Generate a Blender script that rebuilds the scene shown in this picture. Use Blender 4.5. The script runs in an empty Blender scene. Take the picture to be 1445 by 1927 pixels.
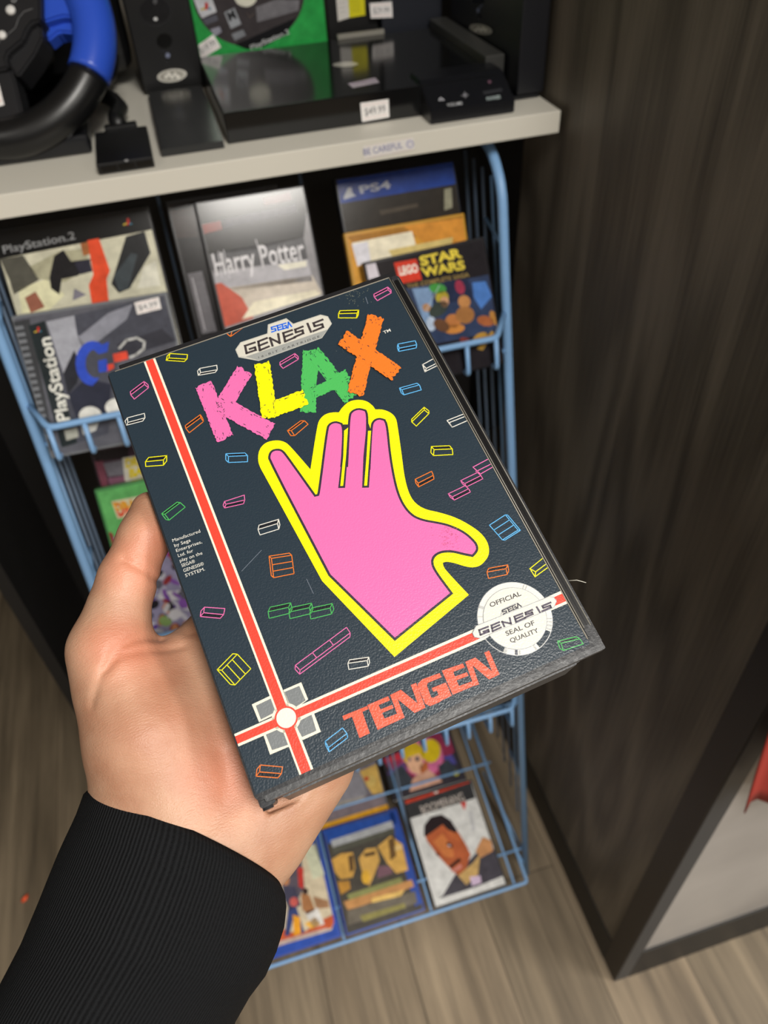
import bpy, bmesh, math, random
import numpy as np
from mathutils import Vector, Matrix
from mathutils.geometry import tessellate_polygon
random.seed(7)
SC = bpy.context.scene
COL = SC.collection

# ------------------------------------------------------------------ camera
F, CX, CY = 1447.0, 722.5, 963.5          # focal length and centre of the 1445 x 1927 photograph
def unit(v): v = np.array(v, float); return v/np.linalg.norm(v)
_D = unit([820-CX, 2448-CY, F])            # vanishing point of the verticals (straight down)
_X = np.array([9050-CX, -1000-CY, F]); _X = unit(_X-_D*(_X@_D))
RC = np.stack([_X, np.cross(-_D, _X), -_D])   # camera (x right, y down, z forward) -> world
CAM = np.array([0.0, 0.0, 1.5])
cam = bpy.data.cameras.new('camera'); camo = bpy.data.objects.new('camera', cam); COL.objects.link(camo)
cam.sensor_fit = 'VERTICAL'; cam.sensor_height = 36.0; cam.lens = F/1927*36.0
cam.clip_start = 0.02; cam.clip_end = 30
cam.dof.use_dof = True; cam.dof.focus_distance = 0.285; cam.dof.aperture_fstop = 12.5
r_, u_, b_ = RC@[1, 0, 0], RC@[0, -1, 0], RC@[0, 0, -1]
camo.matrix_world = Matrix(((r_[0], u_[0], b_[0], CAM[0]), (r_[1], u_[1], b_[1], CAM[1]), (r_[2], u_[2], b_[2], CAM[2]), (0, 0, 0, 1)))
SC.camera = camo
SC.view_settings.view_transform = 'Standard'; SC.view_settings.look = 'None'
SC.view_settings.gamma = 1.0; SC.view_settings.use_curve_mapping = False
SC.view_settings.exposure = 0.0

# ------------------------------------------------------------------ world and lights
w = bpy.data.worlds.new('world'); SC.world = w; w.use_nodes = True
w.node_tree.nodes['Background'].inputs[0].default_value = (1.0, 0.96, 0.9, 1)
w.node_tree.nodes['Background'].inputs[1].default_value = 0.11
def area(name, loc, aim, sx, sy, power, col=(1.0, 0.96, 0.895)):
    l = bpy.data.lights.new(name, 'AREA'); l.shape = 'RECTANGLE'; l.size = sx; l.size_y = sy; l.energy = power; l.color = col
    o = bpy.data.objects.new(name, l); COL.objects.link(o); o.location = loc
    o.rotation_euler = (Vector(aim)-Vector(loc)).to_track_quat('-Z', 'Y').to_euler(); return o
for lx, ly, lp in ((-1.5, -.7, 9), (.33, -.92, 54), (2.0, -.9, 60), (-1.5, -3.0, 9), (.33, -3.0, 24), (2.0, -3.0, 45)):
    area('ceiling_panel_light', (lx, ly, 2.66), (lx, ly, 0), 0.45, 0.95, lp)

# ------------------------------------------------------------------ pixels to points on real planes
def ray(px, py): return RC@np.array([px-CX, py-CY, F])
def at_z(px, py, z): d = ray(px, py); return CAM+d*((z-CAM[2])/d[2])
def at_y(px, py, y): d = ray(px, py); return CAM+d*(y/d[1])
def at_x(px, py, x): d = ray(px, py); return CAM+d*(x/d[0])
def at_depth(px, py, dep): return CAM+RC@np.array([(px-CX)/F*dep, (py-CY)/F*dep, dep])
def to_local(M, px, py, z=0.0):
    """where the line of sight through a pixel meets the plane z of an object's own frame"""
    R = np.array(M.to_3x3()); o = np.array(M.translation)
    c = R.T@(CAM-o); d = R.T@ray(px, py); t = (z-c[2])/d[2]; p = c+d*t
    return (p[0], p[1])

# ------------------------------------------------------------------ materials
def lin(c):
    if isinstance(c, str): c = tuple(int(c[i:i+2], 16) for i in (0, 2, 4))
    c = [x/255 for x in c]; return tuple((x/12.92 if x <= .04045 else ((x+.055)/1.055)**2.4) for x in c)+(1.0,)
MATS = {}
def mat(name, col, rough=.5, metal=0, spec=.5, coat=0, trans=0, bump=None, sss=0, alpha=1, sheen=0):
    if name in MATS: return MATS[name]
    m = bpy.data.materials.new(name); m.use_nodes = True; nt = m.node_tree; b = nt.nodes['Principled BSDF']
    b.inputs['Base Color'].default_value = lin(col); b.inputs['Roughness'].default_value = rough
    b.inputs['Metallic'].default_value = metal; b.inputs['Specular IOR Level'].default_value = spec
    b.inputs['Coat Weight'].default_value = coat; b.inputs['Coat Roughness'].default_value = .12
    b.inputs['Transmission Weight'].default_value = trans; b.inputs['Alpha'].default_value = alpha
    if bump: bump(nt, b)
    MATS[name] = m; return m
def nd(nt, t, **kw):
    n = nt.nodes.new(t)
    for k, v in kw.items():
        if k in n.inputs.keys(): n.inputs[k].default_value = v
        else: setattr(n, k, v)
    return n
def objco(nt, scale=(1, 1, 1), rot=(0, 0, 0), loc=(0, 0, 0)):
    tc = nd(nt, 'ShaderNodeTexCoord'); mp = nd(nt, 'ShaderNodeMapping')
    mp.inputs['Scale'].default_value = scale; mp.inputs['Rotation'].default_value = rot; mp.inputs['Location'].default_value = loc
    nt.links.new(tc.outputs['Object'], mp.inputs['Vector']); return mp.outputs['Vector']
def add_bump(nt, b, height, dist, strength=1.0):
    bp = nd(nt, 'ShaderNodeBump'); bp.inputs['Strength'].default_value = strength; bp.inputs['Distance'].default_value = dist
    nt.links.new(height, bp.inputs['Height']); nt.links.new(bp.outputs['Normal'], b.inputs['Normal'])
def leather(nt, b):
    """pebbled print under thin clear film"""
    v = objco(nt)
    n0 = nd(nt, 'ShaderNodeTexNoise', Scale=260.0, Detail=1.0); nt.links.new(v, n0.inputs['Vector'])
    mix = nd(nt, 'ShaderNodeMix', data_type='VECTOR'); mix.inputs[0].default_value = .0009
    nt.links.new(v, mix.inputs[4]); nt.links.new(n0.outputs['Color'], mix.inputs[5])
    vo = nd(nt, 'ShaderNodeTexVoronoi', feature='SMOOTH_F1', Scale=1450.0); vo.inputs['Smoothness'].default_value = .6
    nt.links.new(mix.outputs[1], vo.inputs['Vector'])
    n1 = nd(nt, 'ShaderNodeTexNoise', Scale=2600.0, Detail=1.0); nt.links.new(v, n1.inputs['Vector'])
    ad = nd(nt, 'ShaderNodeMath', operation='MULTIPLY_ADD'); ad.inputs[1].default_value = -1.0
    nt.links.new(vo.outputs['Distance'], ad.inputs[0]); 
    ml = nd(nt, 'ShaderNodeMath', operation='MULTIPLY'); ml.inputs[1].default_value = .35; nt.links.new(n1.outputs['Fac'], ml.inputs[0])
    nt.links.new(ml.outputs[0], ad.inputs[2])
    add_bump(nt, b, ad.outputs[0], .00013, .4)
def inkmat(c): return mat('film_print_'+c, c, .30, spec=.45, bump=leather)
def paper(c): return mat('print_'+c, c, .45, spec=.4)
def mottle(nt, b):
    """uneven ink of a photographic print"""
    c = b.inputs['Base Color'].default_value[:]
    n = nd(nt, 'ShaderNodeTexNoise', Scale=75.0, Detail=5.0, Roughness=.65); nt.links.new(objco(nt), n.inputs['Vector'])
    n2 = nd(nt, 'ShaderNodeTexNoise', Scale=38.0, Detail=3.0); nt.links.new(objco(nt, loc=(2, 5, 1)), n2.inputs['Vector'])
    m = nd(nt, 'ShaderNodeMapRange'); m.inputs[1].default_value = .3; m.inputs[2].default_value = .7; m.inputs[3].default_value = .80; m.inputs[4].default_value = 1.16; nt.links.new(n.outputs['Fac'], m.inputs[0])
    m2 = nd(nt, 'ShaderNodeMapRange'); m2.inputs[1].default_value = .3; m2.inputs[2].default_value = .7; m2.inputs[3].default_value = .88; m2.inputs[4].default_value = 1.08; nt.links.new(n2.outputs['Fac'], m2.inputs[0])
    k = nd(nt, 'ShaderNodeMath', operation='MULTIPLY'); nt.links.new(m.outputs[0], k.inputs[0]); nt.links.new(m2.outputs[0], k.inputs[1])
    v = nd(nt, 'ShaderNodeVectorMath', operation='SCALE'); v.inputs[0].default_value = c[:3]; nt.links.new(k.outputs[0], v.inputs['Scale']); nt.links.new(v.outputs[0], b.inputs['Base Color'])
def glossy(c): return mat('sleeve_print_'+c, c, .16, spec=.5, bump=mottle)
def grainy(scale, dist, strength=.5):
    def f(nt, b):
        n = nd(nt, 'ShaderNodeTexNoise', Scale=scale, Detail=3.0); nt.links.new(objco(nt), n.inputs['Vector'])
        add_bump(nt, b, n.outputs['Fac'], dist, strength)
    return f
BLACKPL = mat('black_moulded_plastic', '111112', .42, bump=grainy(900, .0002, .5))
GLOSSBL = mat('glossy_black_plastic', '101112', .13)
SATINBL = mat('satin_black_plastic', '131418', .33)
WIRE = mat('blue_painted_wire', '7fa9d6', .4, bump=grainy(120, .0006, .5))
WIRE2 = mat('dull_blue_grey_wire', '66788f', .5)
STEEL = mat('polished_chrome', 'cfccc2', .2, metal=.35)
TAG = mat('price_tag_paper', 'e9e6e4', .6)

# ------------------------------------------------------------------ mesh helpers
def link(name, me, parent=None, mats=(), M=None):
    o = bpy.data.objects.new(name, me); COL.objects.link(o)
    for m in mats: me.materials.append(m)
    if M is not None: o.matrix_world = M
    if parent is not None: o.parent = parent
    return o
def from_bm(name, bm, m, parent=None, smooth=False, M=None):
    me = bpy.data.meshes.new(name); bm.normal_update(); bm.to_mesh(me); bm.free()
    if smooth:
        for p in me.polygons: p.use_smooth = True
    return link(name, me, parent, m if isinstance(m, (list, tuple)) else (m,), M)
def tag(o, label, cat, group=None):
    o['label'] = label; o['category'] = cat
    if group: o['group'] = group
    return o
def empty(name, label, cat, loc=(0, 0, 0), M=None, group=None):
    o = bpy.data.objects.new(name, None); COL.objects.link(o); o.empty_display_size = .05
    if M is not None: o.matrix_world = M
    else: o.location = loc
    return tag(o, label, cat, group)
def structure(o): o['kind'] = 'structure'; return o
def add_box(bm, lo, hi, bev=0, seg=2, M=None):
    r = bmesh.ops.create_cube(bm, size=1); vs = r['verts']
    for v in vs: v.co = Vector([(lo[i]+hi[i])/2+v.co[i]*(hi[i]-lo[i]) for i in range(3)])
    if bev:
        es = list({e for v in vs for e in v.link_edges})
        rr = bmesh.ops.bevel(bm, geom=es, offset=bev, segments=seg, affect='EDGES', profile=.6)
        vs = list({v for v in rr['verts']} | {v for f in rr['faces'] for v in f.verts})
        vs = [v for v in bm.verts if v.is_valid and v in set(vs)] if M is None else vs
    if M is not None:
        allv = set(vs)
        stack = list(vs)
        while stack:
            v = stack.pop()
            for e in v.link_edges:
                q = e.other_vert(v)
                if q not in allv: allv.add(q); stack.append(q)
        for v in allv: v.co = M@v.co
def add_tube(bm, pts, rad, n=8, closed=False, cap=True):
    pts = [Vector(p) for p in pts]; N = len(pts); rings = []
    rads = rad if isinstance(rad, (list, tuple)) else [rad]*N
    prev = None
    for i, p in enumerate(pts):
        if closed: t = (pts[(i+1) % N]-pts[i-1]).normalized()
        else: t = (pts[min(i+1, N-1)]-pts[max(i-1, 0)]).normalized()
        if prev is None:
            a = Vector((0, 0, 1)) if abs(t.z) < .9 else Vector((1, 0, 0)); s = t.cross(a).normalized()
        else: s = (prev-t*prev.dot(t)).normalized()
        prev = s; q = t.cross(s)
        rings.append([bm.verts.new(p+(s*math.cos(k*2*math.pi/n)+q*math.sin(k*2*math.pi/n))*rads[i]) for k in range(n)])
    M_ = N if closed else N-1
    for i in range(M_):
        A, B = rings[i], rings[(i+1) % N]
        for k in range(n): bm.faces.new((A[k], A[(k+1) % n], B[(k+1) % n], B[k]))
    if cap and not closed: bm.faces.new(rings[0][::-1]); bm.faces.new(rings[-1])
def tube(name, pts, rad, m, parent=None, n=8, closed=False):
    bm = bmesh.new(); add_tube(bm, pts, rad, n, closed); return from_bm(name, bm, m, parent, True)
def rounded(pts, r=.01, k=4):
    """round the corners of a polyline"""
    P = [Vector(p) for p in pts]; out = [P[0]]
    for i in range(1, len(P)-1):
        a, b, c = P[i-1], P[i], P[i+1]; ra = min(r, (a-b).length*.45, (c-b).length*.45)
        p0 = b+(a-b).normalized()*ra; p2 = b+(c-b).normalized()*ra
        for j in range(k+1):
            t = j/k; out.append(p0*(1-t)**2+b*2*t*(1-t)+p2*t*t)
    out.append(P[-1]); return out
def box(name, lo, hi, m, parent=None, bev=.001, M=None, seg=2):
    bm = bmesh.new(); add_box(bm, lo, hi, bev, seg); return from_bm(name, bm, m, parent, False, M)
def prism(name, pts, vec, m, parent=None, bev=0):
    """extrude a planar polygon of points along vec"""
    bm = bmesh.new(); a = [bm.verts.new(p) for p in pts]; b = [bm.verts.new(Vector(p)+Vector(vec)) for p in pts]; n = len(pts)
    bm.faces.new(a); bm.faces.new(b[::-1])
    for i in range(n): bm.faces.new((a[i], b[i], b[(i+1) % n], a[(i+1) % n]))
    bmesh.ops.recalc_face_normals(bm, faces=bm.faces)
    if bev: bmesh.ops.bevel(bm, geom=list(bm.edges), offset=bev, segments=2, affect='EDGES')
    return from_bm(name, bm, m, parent)

# lettering outlines from the built-in font, cached as flat triangles in the unit square
_TX = {}
def glyphs(s, bold=0.0):
    k = (s, bold)
    if k in _TX: return _TX[k]
    cu = bpy.data.curves.new('t', 'FONT'); cu.body = s; cu.size = 1; cu.offset = bold; cu.resolution_u = 3
    o = bpy.data.objects.new('t', cu); COL.objects.link(o)
    dg = bpy.context.evaluated_depsgraph_get(); me = o.evaluated_get(dg).to_mesh()
    V = [(v.co.x, v.co.y) for v in me.vertices]; Fc = [tuple(p.vertices) for p in me.polygons]
    o.evaluated_get(dg).to_mesh_clear(); bpy.data.objects.remove(o); bpy.data.curves.remove(cu)
    xs = [v[0] for v in V]; x0, x1 = min(xs), max(xs); y1 = .70
    V = [((x-x0)/(x1-x0), y/y1) for x, y in V]
    _TX[k] = (V, Fc); return _TX[k]

class Art:
    """flat printed artwork in an object's own plane: polygons, strokes and lettering in thin layers"""
    def __init__(s, M, conv=None, clamp=None, matf=paper, eps=.00003, z0=.0):
        s.M, s.clamp, s.matf, s.eps, s.z0 = M, clamp, matf, eps, z0
        s.V, s.F, s.MI, s.mats = [], [], [], []; s.conv = conv or (lambda x, y: (x, y))
    def mi(s, c):
        m = s.matf(c) if isinstance(c, str) else c
        if m not in s.mats: s.mats.append(m)
        return s.mats.index(m)
    def P(s, p):
        q = to_local(s.M, *s.conv(*p)); return q
    def raw(s, pts, c, L):
        if s.clamp:
            a, b, c0, d = s.clamp; pts = [(min(max(x, a), b), min(max(y, c0), d)) for x, y in pts]
        tris = tessellate_polygon([[Vector((x, y, 0)) for x, y in pts]])
        o = len(s.V); s.V += [(x, y, s.z0+L*s.eps) for x, y in pts]; k = s.mi(c)
        for t in tris:
            a, b, d = [Vector(pts[i]) for i in t]; ar = (b-a).cross(d-a)
            if abs(ar) < 1e-12: continue
            s.F.append(tuple(o+i for i in (t if ar > 0 else t[::-1]))); s.MI.append(k)
    def poly(s, pts, c, L=1): s.raw([s.P(p) for p in pts], c, L)
    def line(s, pts, wpx, c, L=1, closed=False, local=False):
        Q = [Vector(p if local else s.P(p)) for p in pts]; w = wpx if local else wpx*s.scale_at(pts[0])
        n = len(Q); rng = range(n if closed else n-1)
        for i in rng:
            a, b = Q[i], Q[(i+1) % n]; d = (b-a)
            if d.length < 1e-7: continue
            d = d.normalized()*w*.5; e = Vector((-d.y, d.x)); s.raw([a-d+e, a-d-e, b+d-e, b+d+e], c, L)
    def scale_at(s, p):
        a = Vector(s.P(p)); b = Vector(s.P((p[0]+1, p[1]))); e = Vector(s.P((p[0], p[1]+1))); return ((b-a).length+(e-a).length)/2
    def ell(s, cx, cy, rx, ry, c, L=1, rot=0, n=20):
        r = math.radians(rot); s.poly([(cx+rx*math.cos(t)*math.cos(r)-ry*math.sin(t)*math.sin(r), cy+rx*math.cos(t)*math.sin(r)+ry*math.sin(t)*math.cos(r)) for t in [k*2*math.pi/n for k in range(n)]], c, L)
    def disc(s, ctr, r, c, L=1, n=48): s.raw([(ctr[0]+r*math.cos(k*2*math.pi/n), ctr[1]+r*math.sin(k*2*math.pi/n)) for k in range(n)], c, L)
    def sector(s, ctr, r0, r1, a0, a1, c, L=1, n=12):
        A = [math.radians(a0+(a1-a0)*k/n) for k in range(n+1)]
        s.raw([(ctr[0]+r1*math.cos(a), ctr[1]+r1*math.sin(a)) for a in A]+[(ctr[0]+r0*math.cos(a), ctr[1]+r0*math.sin(a)) for a in A[::-1]], c, L)
    def text(s, st, bl, br, tl, c, L=2, bold=0.0):
        V, Fc = glyphs(st, bold); a, b, t = [Vector(s.P(p)) for p in (bl, br, tl)]; o = len(s.V); k = s.mi(c)
        for u, v in V:
            p = a+(b-a)*u+(t-a)*v
            if s.clamp: p.x = min(max(p.x, s.clamp[0]), s.clamp[1]); p.y = min(max(p.y, s.clamp[2]), s.clamp[3])
            s.V.append((p.x, p.y, s.z0+L*s.eps))
        for f in Fc: s.F.append(tuple(o+i for i in f)); s.MI.append(k)
    def build(s, name, parent=None):
        me = bpy.data.meshes.new(name); me.from_pydata(s.V, [], s.F); me.update()
        for i, p in enumerate(me.polygons): p.material_index = s.MI[i]
        o = link(name, me, None, s.mats)
        if parent is not None: o.parent = parent
        else: o.matrix_world = s.M
        return o
def crop(ox, oy, sc): return lambda x, y: (ox+x/sc, oy+y/sc)
def frame(origin, xdir, ydir):
    x = Vector(xdir).normalized(); y = Vector(ydir); y = (y-x*y.dot(x)).normalized(); z = x.cross(y)
    return Matrix(((x.x, y.x, z.x, origin[0]), (x.y, y.y, z.y, origin[1]), (x.z, y.z, z.z, origin[2]), (0, 0, 0, 1)))

# ================================================================== THE ROOM
def planks(nt, b):
    v = objco(nt, rot=(0, 0, math.radians(90)), loc=(.03, .06, 0))
    br = nd(nt, 'ShaderNodeTexBrick', Scale=1.0); br.inputs['Brick Width'].default_value = 1.22; br.inputs['Row Height'].default_value = .152
    br.inputs['Mortar Size'].default_value = .0012; br.inputs['Color1'].default_value = lin('9a8a74'); br.inputs['Color2'].default_value = lin('776b59'); br.inputs['Mortar'].default_value = lin('5b5042')
    br.offset = .37; nt.links.new(v, br.inputs['Vector'])
    g = nd(nt, 'ShaderNodeTexNoise', Scale=1.0, Detail=6.0, Roughness=.62); nt.links.new(objco(nt, scale=(42, 2.2, 1)), g.inputs['Vector'])
    g2 = nd(nt, 'ShaderNodeTexNoise', Scale=1.0, Detail=3.0); nt.links.new(objco(nt, scale=(9, 1.6, 1), loc=(3, 1, 0)), g2.inputs['Vector'])
    cr = nd(nt, 'ShaderNodeValToRGB'); cr.color_ramp.elements[0].position = .3; cr.color_ramp.elements[0].color = (.36, .345, .33, 1); cr.color_ramp.elements[1].position = .72; cr.color_ramp.elements[1].color = (1.32, 1.3, 1.26, 1)
    nt.links.new(g.outputs['Fac'], cr.inputs['Fac'])
    cr2 = nd(nt, 'ShaderNodeValToRGB'); cr2.color_ramp.elements[0].position = .3; cr2.color_ramp.elements[0].color = (.62, .6, .58, 1); cr2.color_ramp.elements[1].position = .7; cr2.color_ramp.elements[1].color = (1.2, 1.2, 1.2, 1)
    nt.links.new(g2.outputs['Fac'], cr2.inputs['Fac'])
    m1 = nd(nt, 'ShaderNodeMix', data_type='RGBA', blend_type='MULTIPLY'); m1.inputs[0].default_value = .8
    nt.links.new(br.outputs['Color'], m1.inputs[6]); nt.links.new(cr.outputs['Color'], m1.inputs[7])
    m2 = nd(nt, 'ShaderNodeMix', data_type='RGBA', blend_type='MULTIPLY'); m2.inputs[0].default_value = .8
    nt.links.new(m1.outputs[2], m2.inputs[6]); nt.links.new(cr2.outputs['Color'], m2.inputs[7])
    nt.links.new(m2.outputs[2], b.inputs['Base Color']); add_bump(nt, b, g.outputs['Fac'], .0006, .4)
def woodgrain(nt, b, dark='443e36', light='756d60'):
    v = objco(nt, scale=(1, 30, 1.1)); w0 = nd(nt, 'ShaderNodeTexNoise', Scale=1.3, Detail=2.0); nt.links.new(objco(nt, scale=(1, 4.2, .8)), w0.inputs['Vector'])
    ml = nd(nt, 'ShaderNodeMath', operation='MULTIPLY'); ml.inputs[1].default_value = 44.0; nt.links.new(w0.outputs['Fac'], ml.inputs[0])
    sn = nd(nt, 'ShaderNodeMath', operation='SINE'); nt.links.new(ml.outputs[0], sn.inputs[0])
    pw = nd(nt, 'ShaderNodeMath', operation='MULTIPLY_ADD'); pw.inputs[1].default_value = .13; pw.inputs[2].default_value = .40; nt.links.new(sn.outputs[0], pw.inputs[0])
    n = nd(nt, 'ShaderNodeTexNoise', Scale=6.0, Detail=7.0, Roughness=.6); nt.links.new(v, n.inputs['Vector'])
    f = nd(nt, 'ShaderNodeTexNoise', Scale=1.0, Detail=3.0); nt.links.new(objco(nt, scale=(1, 420, 9)), f.inputs['Vector'])
    a = nd(nt, 'ShaderNodeMath', operation='MULTIPLY_ADD'); a.inputs[1].default_value = .5; nt.links.new(n.outputs['Fac'], a.inputs[0]); nt.links.new(pw.outputs[0], a.inputs[2])
    a2 = nd(nt, 'ShaderNodeMath', operation='MULTIPLY_ADD'); a2.inputs[1].default_value = .35; nt.links.new(f.outputs['Fac'], a2.inputs[0]); nt.links.new(a.outputs[0], a2.inputs[2])
    cr = nd(nt, 'ShaderNodeValToRGB'); cr.color_ramp.elements[0].position = .55; cr.color_ramp.elements[0].color = lin(dark); cr.color_ramp.elements[1].position = 1.05; cr.color_ramp.elements[1].color = lin(light)
    nt.links.new(a2.outputs[0], cr.inputs['Fac']); nt.links.new(cr.outputs['Color'], b.inputs['Base Color'])
    add_bump(nt, b, a2.outputs[0], .0008, .35)
FLOOR = mat('vinyl_plank_floor', '8a7c68', .5, bump=planks)
structure(box('floor', (-3, -5, -.02), (3.2, 2.2, 0), FLOOR, bev=0))
structure(box('ceiling', (-3, -5, 2.7), (3.2, 2.2, 2.74), mat('ceiling_tile', 'd8d4cc', .9), bev=0))
structure(box('wall_back', (-3, 1.75, 0), (3.2, 1.85, 2.7), mat('dark_wall', '4a4845', .8), bev=0))
structure(box('wall_left', (-3.1, -5, 0), (-3, 1.75, 2.7), mat('side_wall', '8c8780', .8), bev=0))

# dark wood-grain display cabinet on the right, black edge trim
WX, WY, WYB = .414, .277, .887
t = empty('display_cabinet', 'tall dark wood-grain cabinet with black edge trim at the right', 'cabinet', (WX, WY, 0))
def P_(name, lo, hi, m, par, bev=.0008):
    """a part given in world numbers under a thing placed at its base"""
    o = par.location; return box(name, tuple(lo[i]-o[i] for i in range(3)), tuple(hi[i]-o[i] for i in range(3)), m, par, bev)
WOOD = mat('dark_wood_laminate', '4c463e', .55, bump=woodgrain)
TRIML = mat('brown_black_trim', '2b2521', .5); TRIMF = mat('charcoal_trim', '33363a', .45)
GREYP = mat('pale_grey_panel', '9c9895', .35, bump=lambda nt, b: woodgrain(nt, b, '8f8b88', 'a9a5a1'))
P_('side_panel', (WX, WY+.035, .08), (WX+.018, WYB, 2.2), WOOD, t)
P_('front_panel', (WX+.018, WY, .13), (1.75, WY+.018, 2.2), GREYP, t)
P_('core', (WX+.02, WY+.02, .01), (1.75, WYB-.01, 2.19), mat('cabinet_core', '1a1917', .8), t, 0)
P_('corner_post', (WX-.0012, WY-.0012, 0), (WX+.014, WY+.036, 2.2), TRIML, t)
P_('front_trim', (WX+.0, WY-.0025, 0), (WX+.026, WY+.0, 2.2), TRIMF, t, .0003)
P_('side_skirting', (WX-.002, WY+.036, 0), (WX+.016, WYB, .088), mat('black_skirting', '141312', .5), t)
P_('front_skirting', (WX+.026, WY-.003, 0), (1.75, WY+.016, .132), mat('black_skirting', '141312', .5), t)

# white-topped black counter carrying the consoles
t = empty('display_counter', 'black display counter with a thick white top edge', 'counter', (0, .787, 0))
BLK = mat('matt_black_panel', '0d0c0c', .6)
WHITE = mat('white_laminate', 'dad6ca', .5, bump=grainy(300, .0002, .4))
P_('counter_top', (-1.3, .787, 1.209), (.407, 1.74, 1.231), WHITE, t, .001)
P_('front_panel', (-.326, 1.02, 0), (.41, 1.04, 1.209), BLK, t)
P_('side_panel', (-.344, .787, 0), (-.326, 1.7, 1.209), BLK, t)

# ================================================================== THE HELD GAME CASE
def camp(v): return Vector(CAM+RC@np.array(v))
BL, TL, TR = camp((-.0417, .0937, .2474)), camp((-.1130, -.0562, .3114)), camp((-.1130+.11908, -.0562-.04735, .3114+.02183))
KM = frame(BL, TR-TL, TL-BL)              # x across the cover, y up the cover, z out of it; metres
KW, KH, KT = .1300, .1779, .0250
k = empty('game_case', 'clamshell game case with a big pink hand on its navy cover, held in hand', 'game case', M=KM)
CASEB = mat('worn_black_case', '26272a', .33, spec=.5, bump=grainy(700, .0002, .5))
CASEG = mat('scuffed_case_edge', '3d3e40', .4, spec=.5, bump=grainy(500, .0003, .6))
def slab(name, x0, x1, y0, y1, z0, z1, r, m, parent, edge=.0008):
    """plate with rounded corners"""
    bm = bmesh.new(); pts = []
    for cx_, cy_, a0 in ((x1-r, y1-r, 0), (x0+r, y1-r, 90), (x0+r, y0+r, 180), (x1-r, y0+r, 270)):
        for j in range(5): a = math.radians(a0+j*22.5); pts.append((cx_+r*math.cos(a), cy_+r*math.sin(a)))
    lo = [bm.verts.new((x, y, z0)) for x, y in pts]; hi = [bm.verts.new((x, y, z1)) for x, y in pts]; n = len(pts)
    ft = bm.faces.new(hi); bm.faces.new(lo[::-1])
    for i in range(n): bm.faces.new((lo[i], lo[(i+1) % n], hi[(i+1) % n], hi[i]))
    if edge:
        es = [e for e in bm.edges if (e.verts[0].co.z == e.verts[1].co.z)]
        bmesh.ops.bevel(bm, geom=es, offset=edge, segments=2, affect='EDGES')
    return from_bm(name, bm, m, parent)
slab('lid', .0005, KW, 0, KH, -.0042, 0, .0022, CASEB, k)
slab('tray', .0040, KW-.0055, .0014, KH-.002, -KT, -.0046, .003, CASEG, k)
slab('back_plate', .0005, KW-.0015, .0005, KH-.001, -KT-.0012, -KT+.0018, .0022, CASEB, k)
# rounded spine along the left edge
bm = bmesh.new(); prof = []
for j in range(9): a = math.radians(90+j*11.25); prof.append((.0052+.0046*math.cos(a), -.0046+.0046*math.sin(a)))
prof += [(.0006, -KT+.004)]
for j in range(9): a = math.radians(180+j*11.25); prof.append((.0052+.0046*math.cos(a), -KT+.0046+.0046*math.sin(a)))
rows = [[bm.verts.new((x, y, z+.0002)) for x, z in prof] for y in (.0025, KH-.0022)]
for i in range(len(prof)-1): bm.faces.new((rows[0][i], rows[0][i+1], rows[1][i+1], rows[1][i]))
spine = from_bm('spine_sleeve', bm, mat('glossy_spine_film', '2a2c30', .22, spec=.6), k, True)
# bottom lip of the lid and the long ledges that show along the lower side
slab('lid_rim', .0035, KW-.0002, -.0012, .0016, -.0046, -.0002, .0006, CASEG, k, .0004)
slab('tray_rim', .0085, KW-.010, -.0016, .0016, -KT+.001, -.0062, .0008, CASEG, k, .0006)
slab('top_rim', .0060, KW-.0012, KH-.0008, KH+.0022, -.0060, -.0006, .0006, mat('dark_case_lip', '17171a', .4), k, .0004)
slab('hinge_lug', .0008, .0062, -.0022, .0022, -.0115, -.0035, .001, CASEB, k, .0006)
tube('hinge_pin', [(.0030, -.0030, -.0060), (.0030, .004, -.0060)], .0019, CASEB, k, 12)
# raised closing rim with its long groove on the right
lid_ = bpy.data.objects['lid']
slab('closing_rim', KW-.0046, KW-.0004, .0035, KH-.0008, -.0004, .00055, .0018, CASEB, lid_, .0004)
slab('rim_groove', KW-.0038, KW-.0016, .0085, KH-.0035, .0005, .00062, .0012, mat('groove_black', '0c0c0e', .3), lid_, 0)
for xx, nm in ((KW-.00145, 'rim_ridge'), (KW-.0041, 'rim_ridge')):
    bm = bmesh.new(); add_tube(bm, [(xx, .008, .0006), (xx, KH-.003, .0006)], .00022, 6); from_bm(nm, bm, mat('rubbed_plastic_edge', '77746c', .35), lid_, True)
tube('loose_strand', [(KW-.0010, .0262, -.001), (KW+.0022, .0245, .0008), (KW+.0052, .0225, -.0002)], .00014, mat('clear_plastic_strand', 'b9b7ad', .2), k, 5)

# --- the printed cover
NAVY, PINK, YEL, GRN, ORG, RED, CREAM, WHT, BLU = '212d37', 'ce639b', 'dbd40c', '44a352', 'd46c24', 'cf3f30', 'd3cdbc', 'cbc9c1', '58a4d8'
A = Art(KM, clamp=(.0012, KW-.0048, .0022, KH-.0010), matf=inkmat, eps=.00003, z0=.00022)
A.raw([(.0012, .0022), (KW-.0048, .0022), (KW-.0048, KH-.0010), (.0012, KH-.0010)], NAVY, 0)
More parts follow.
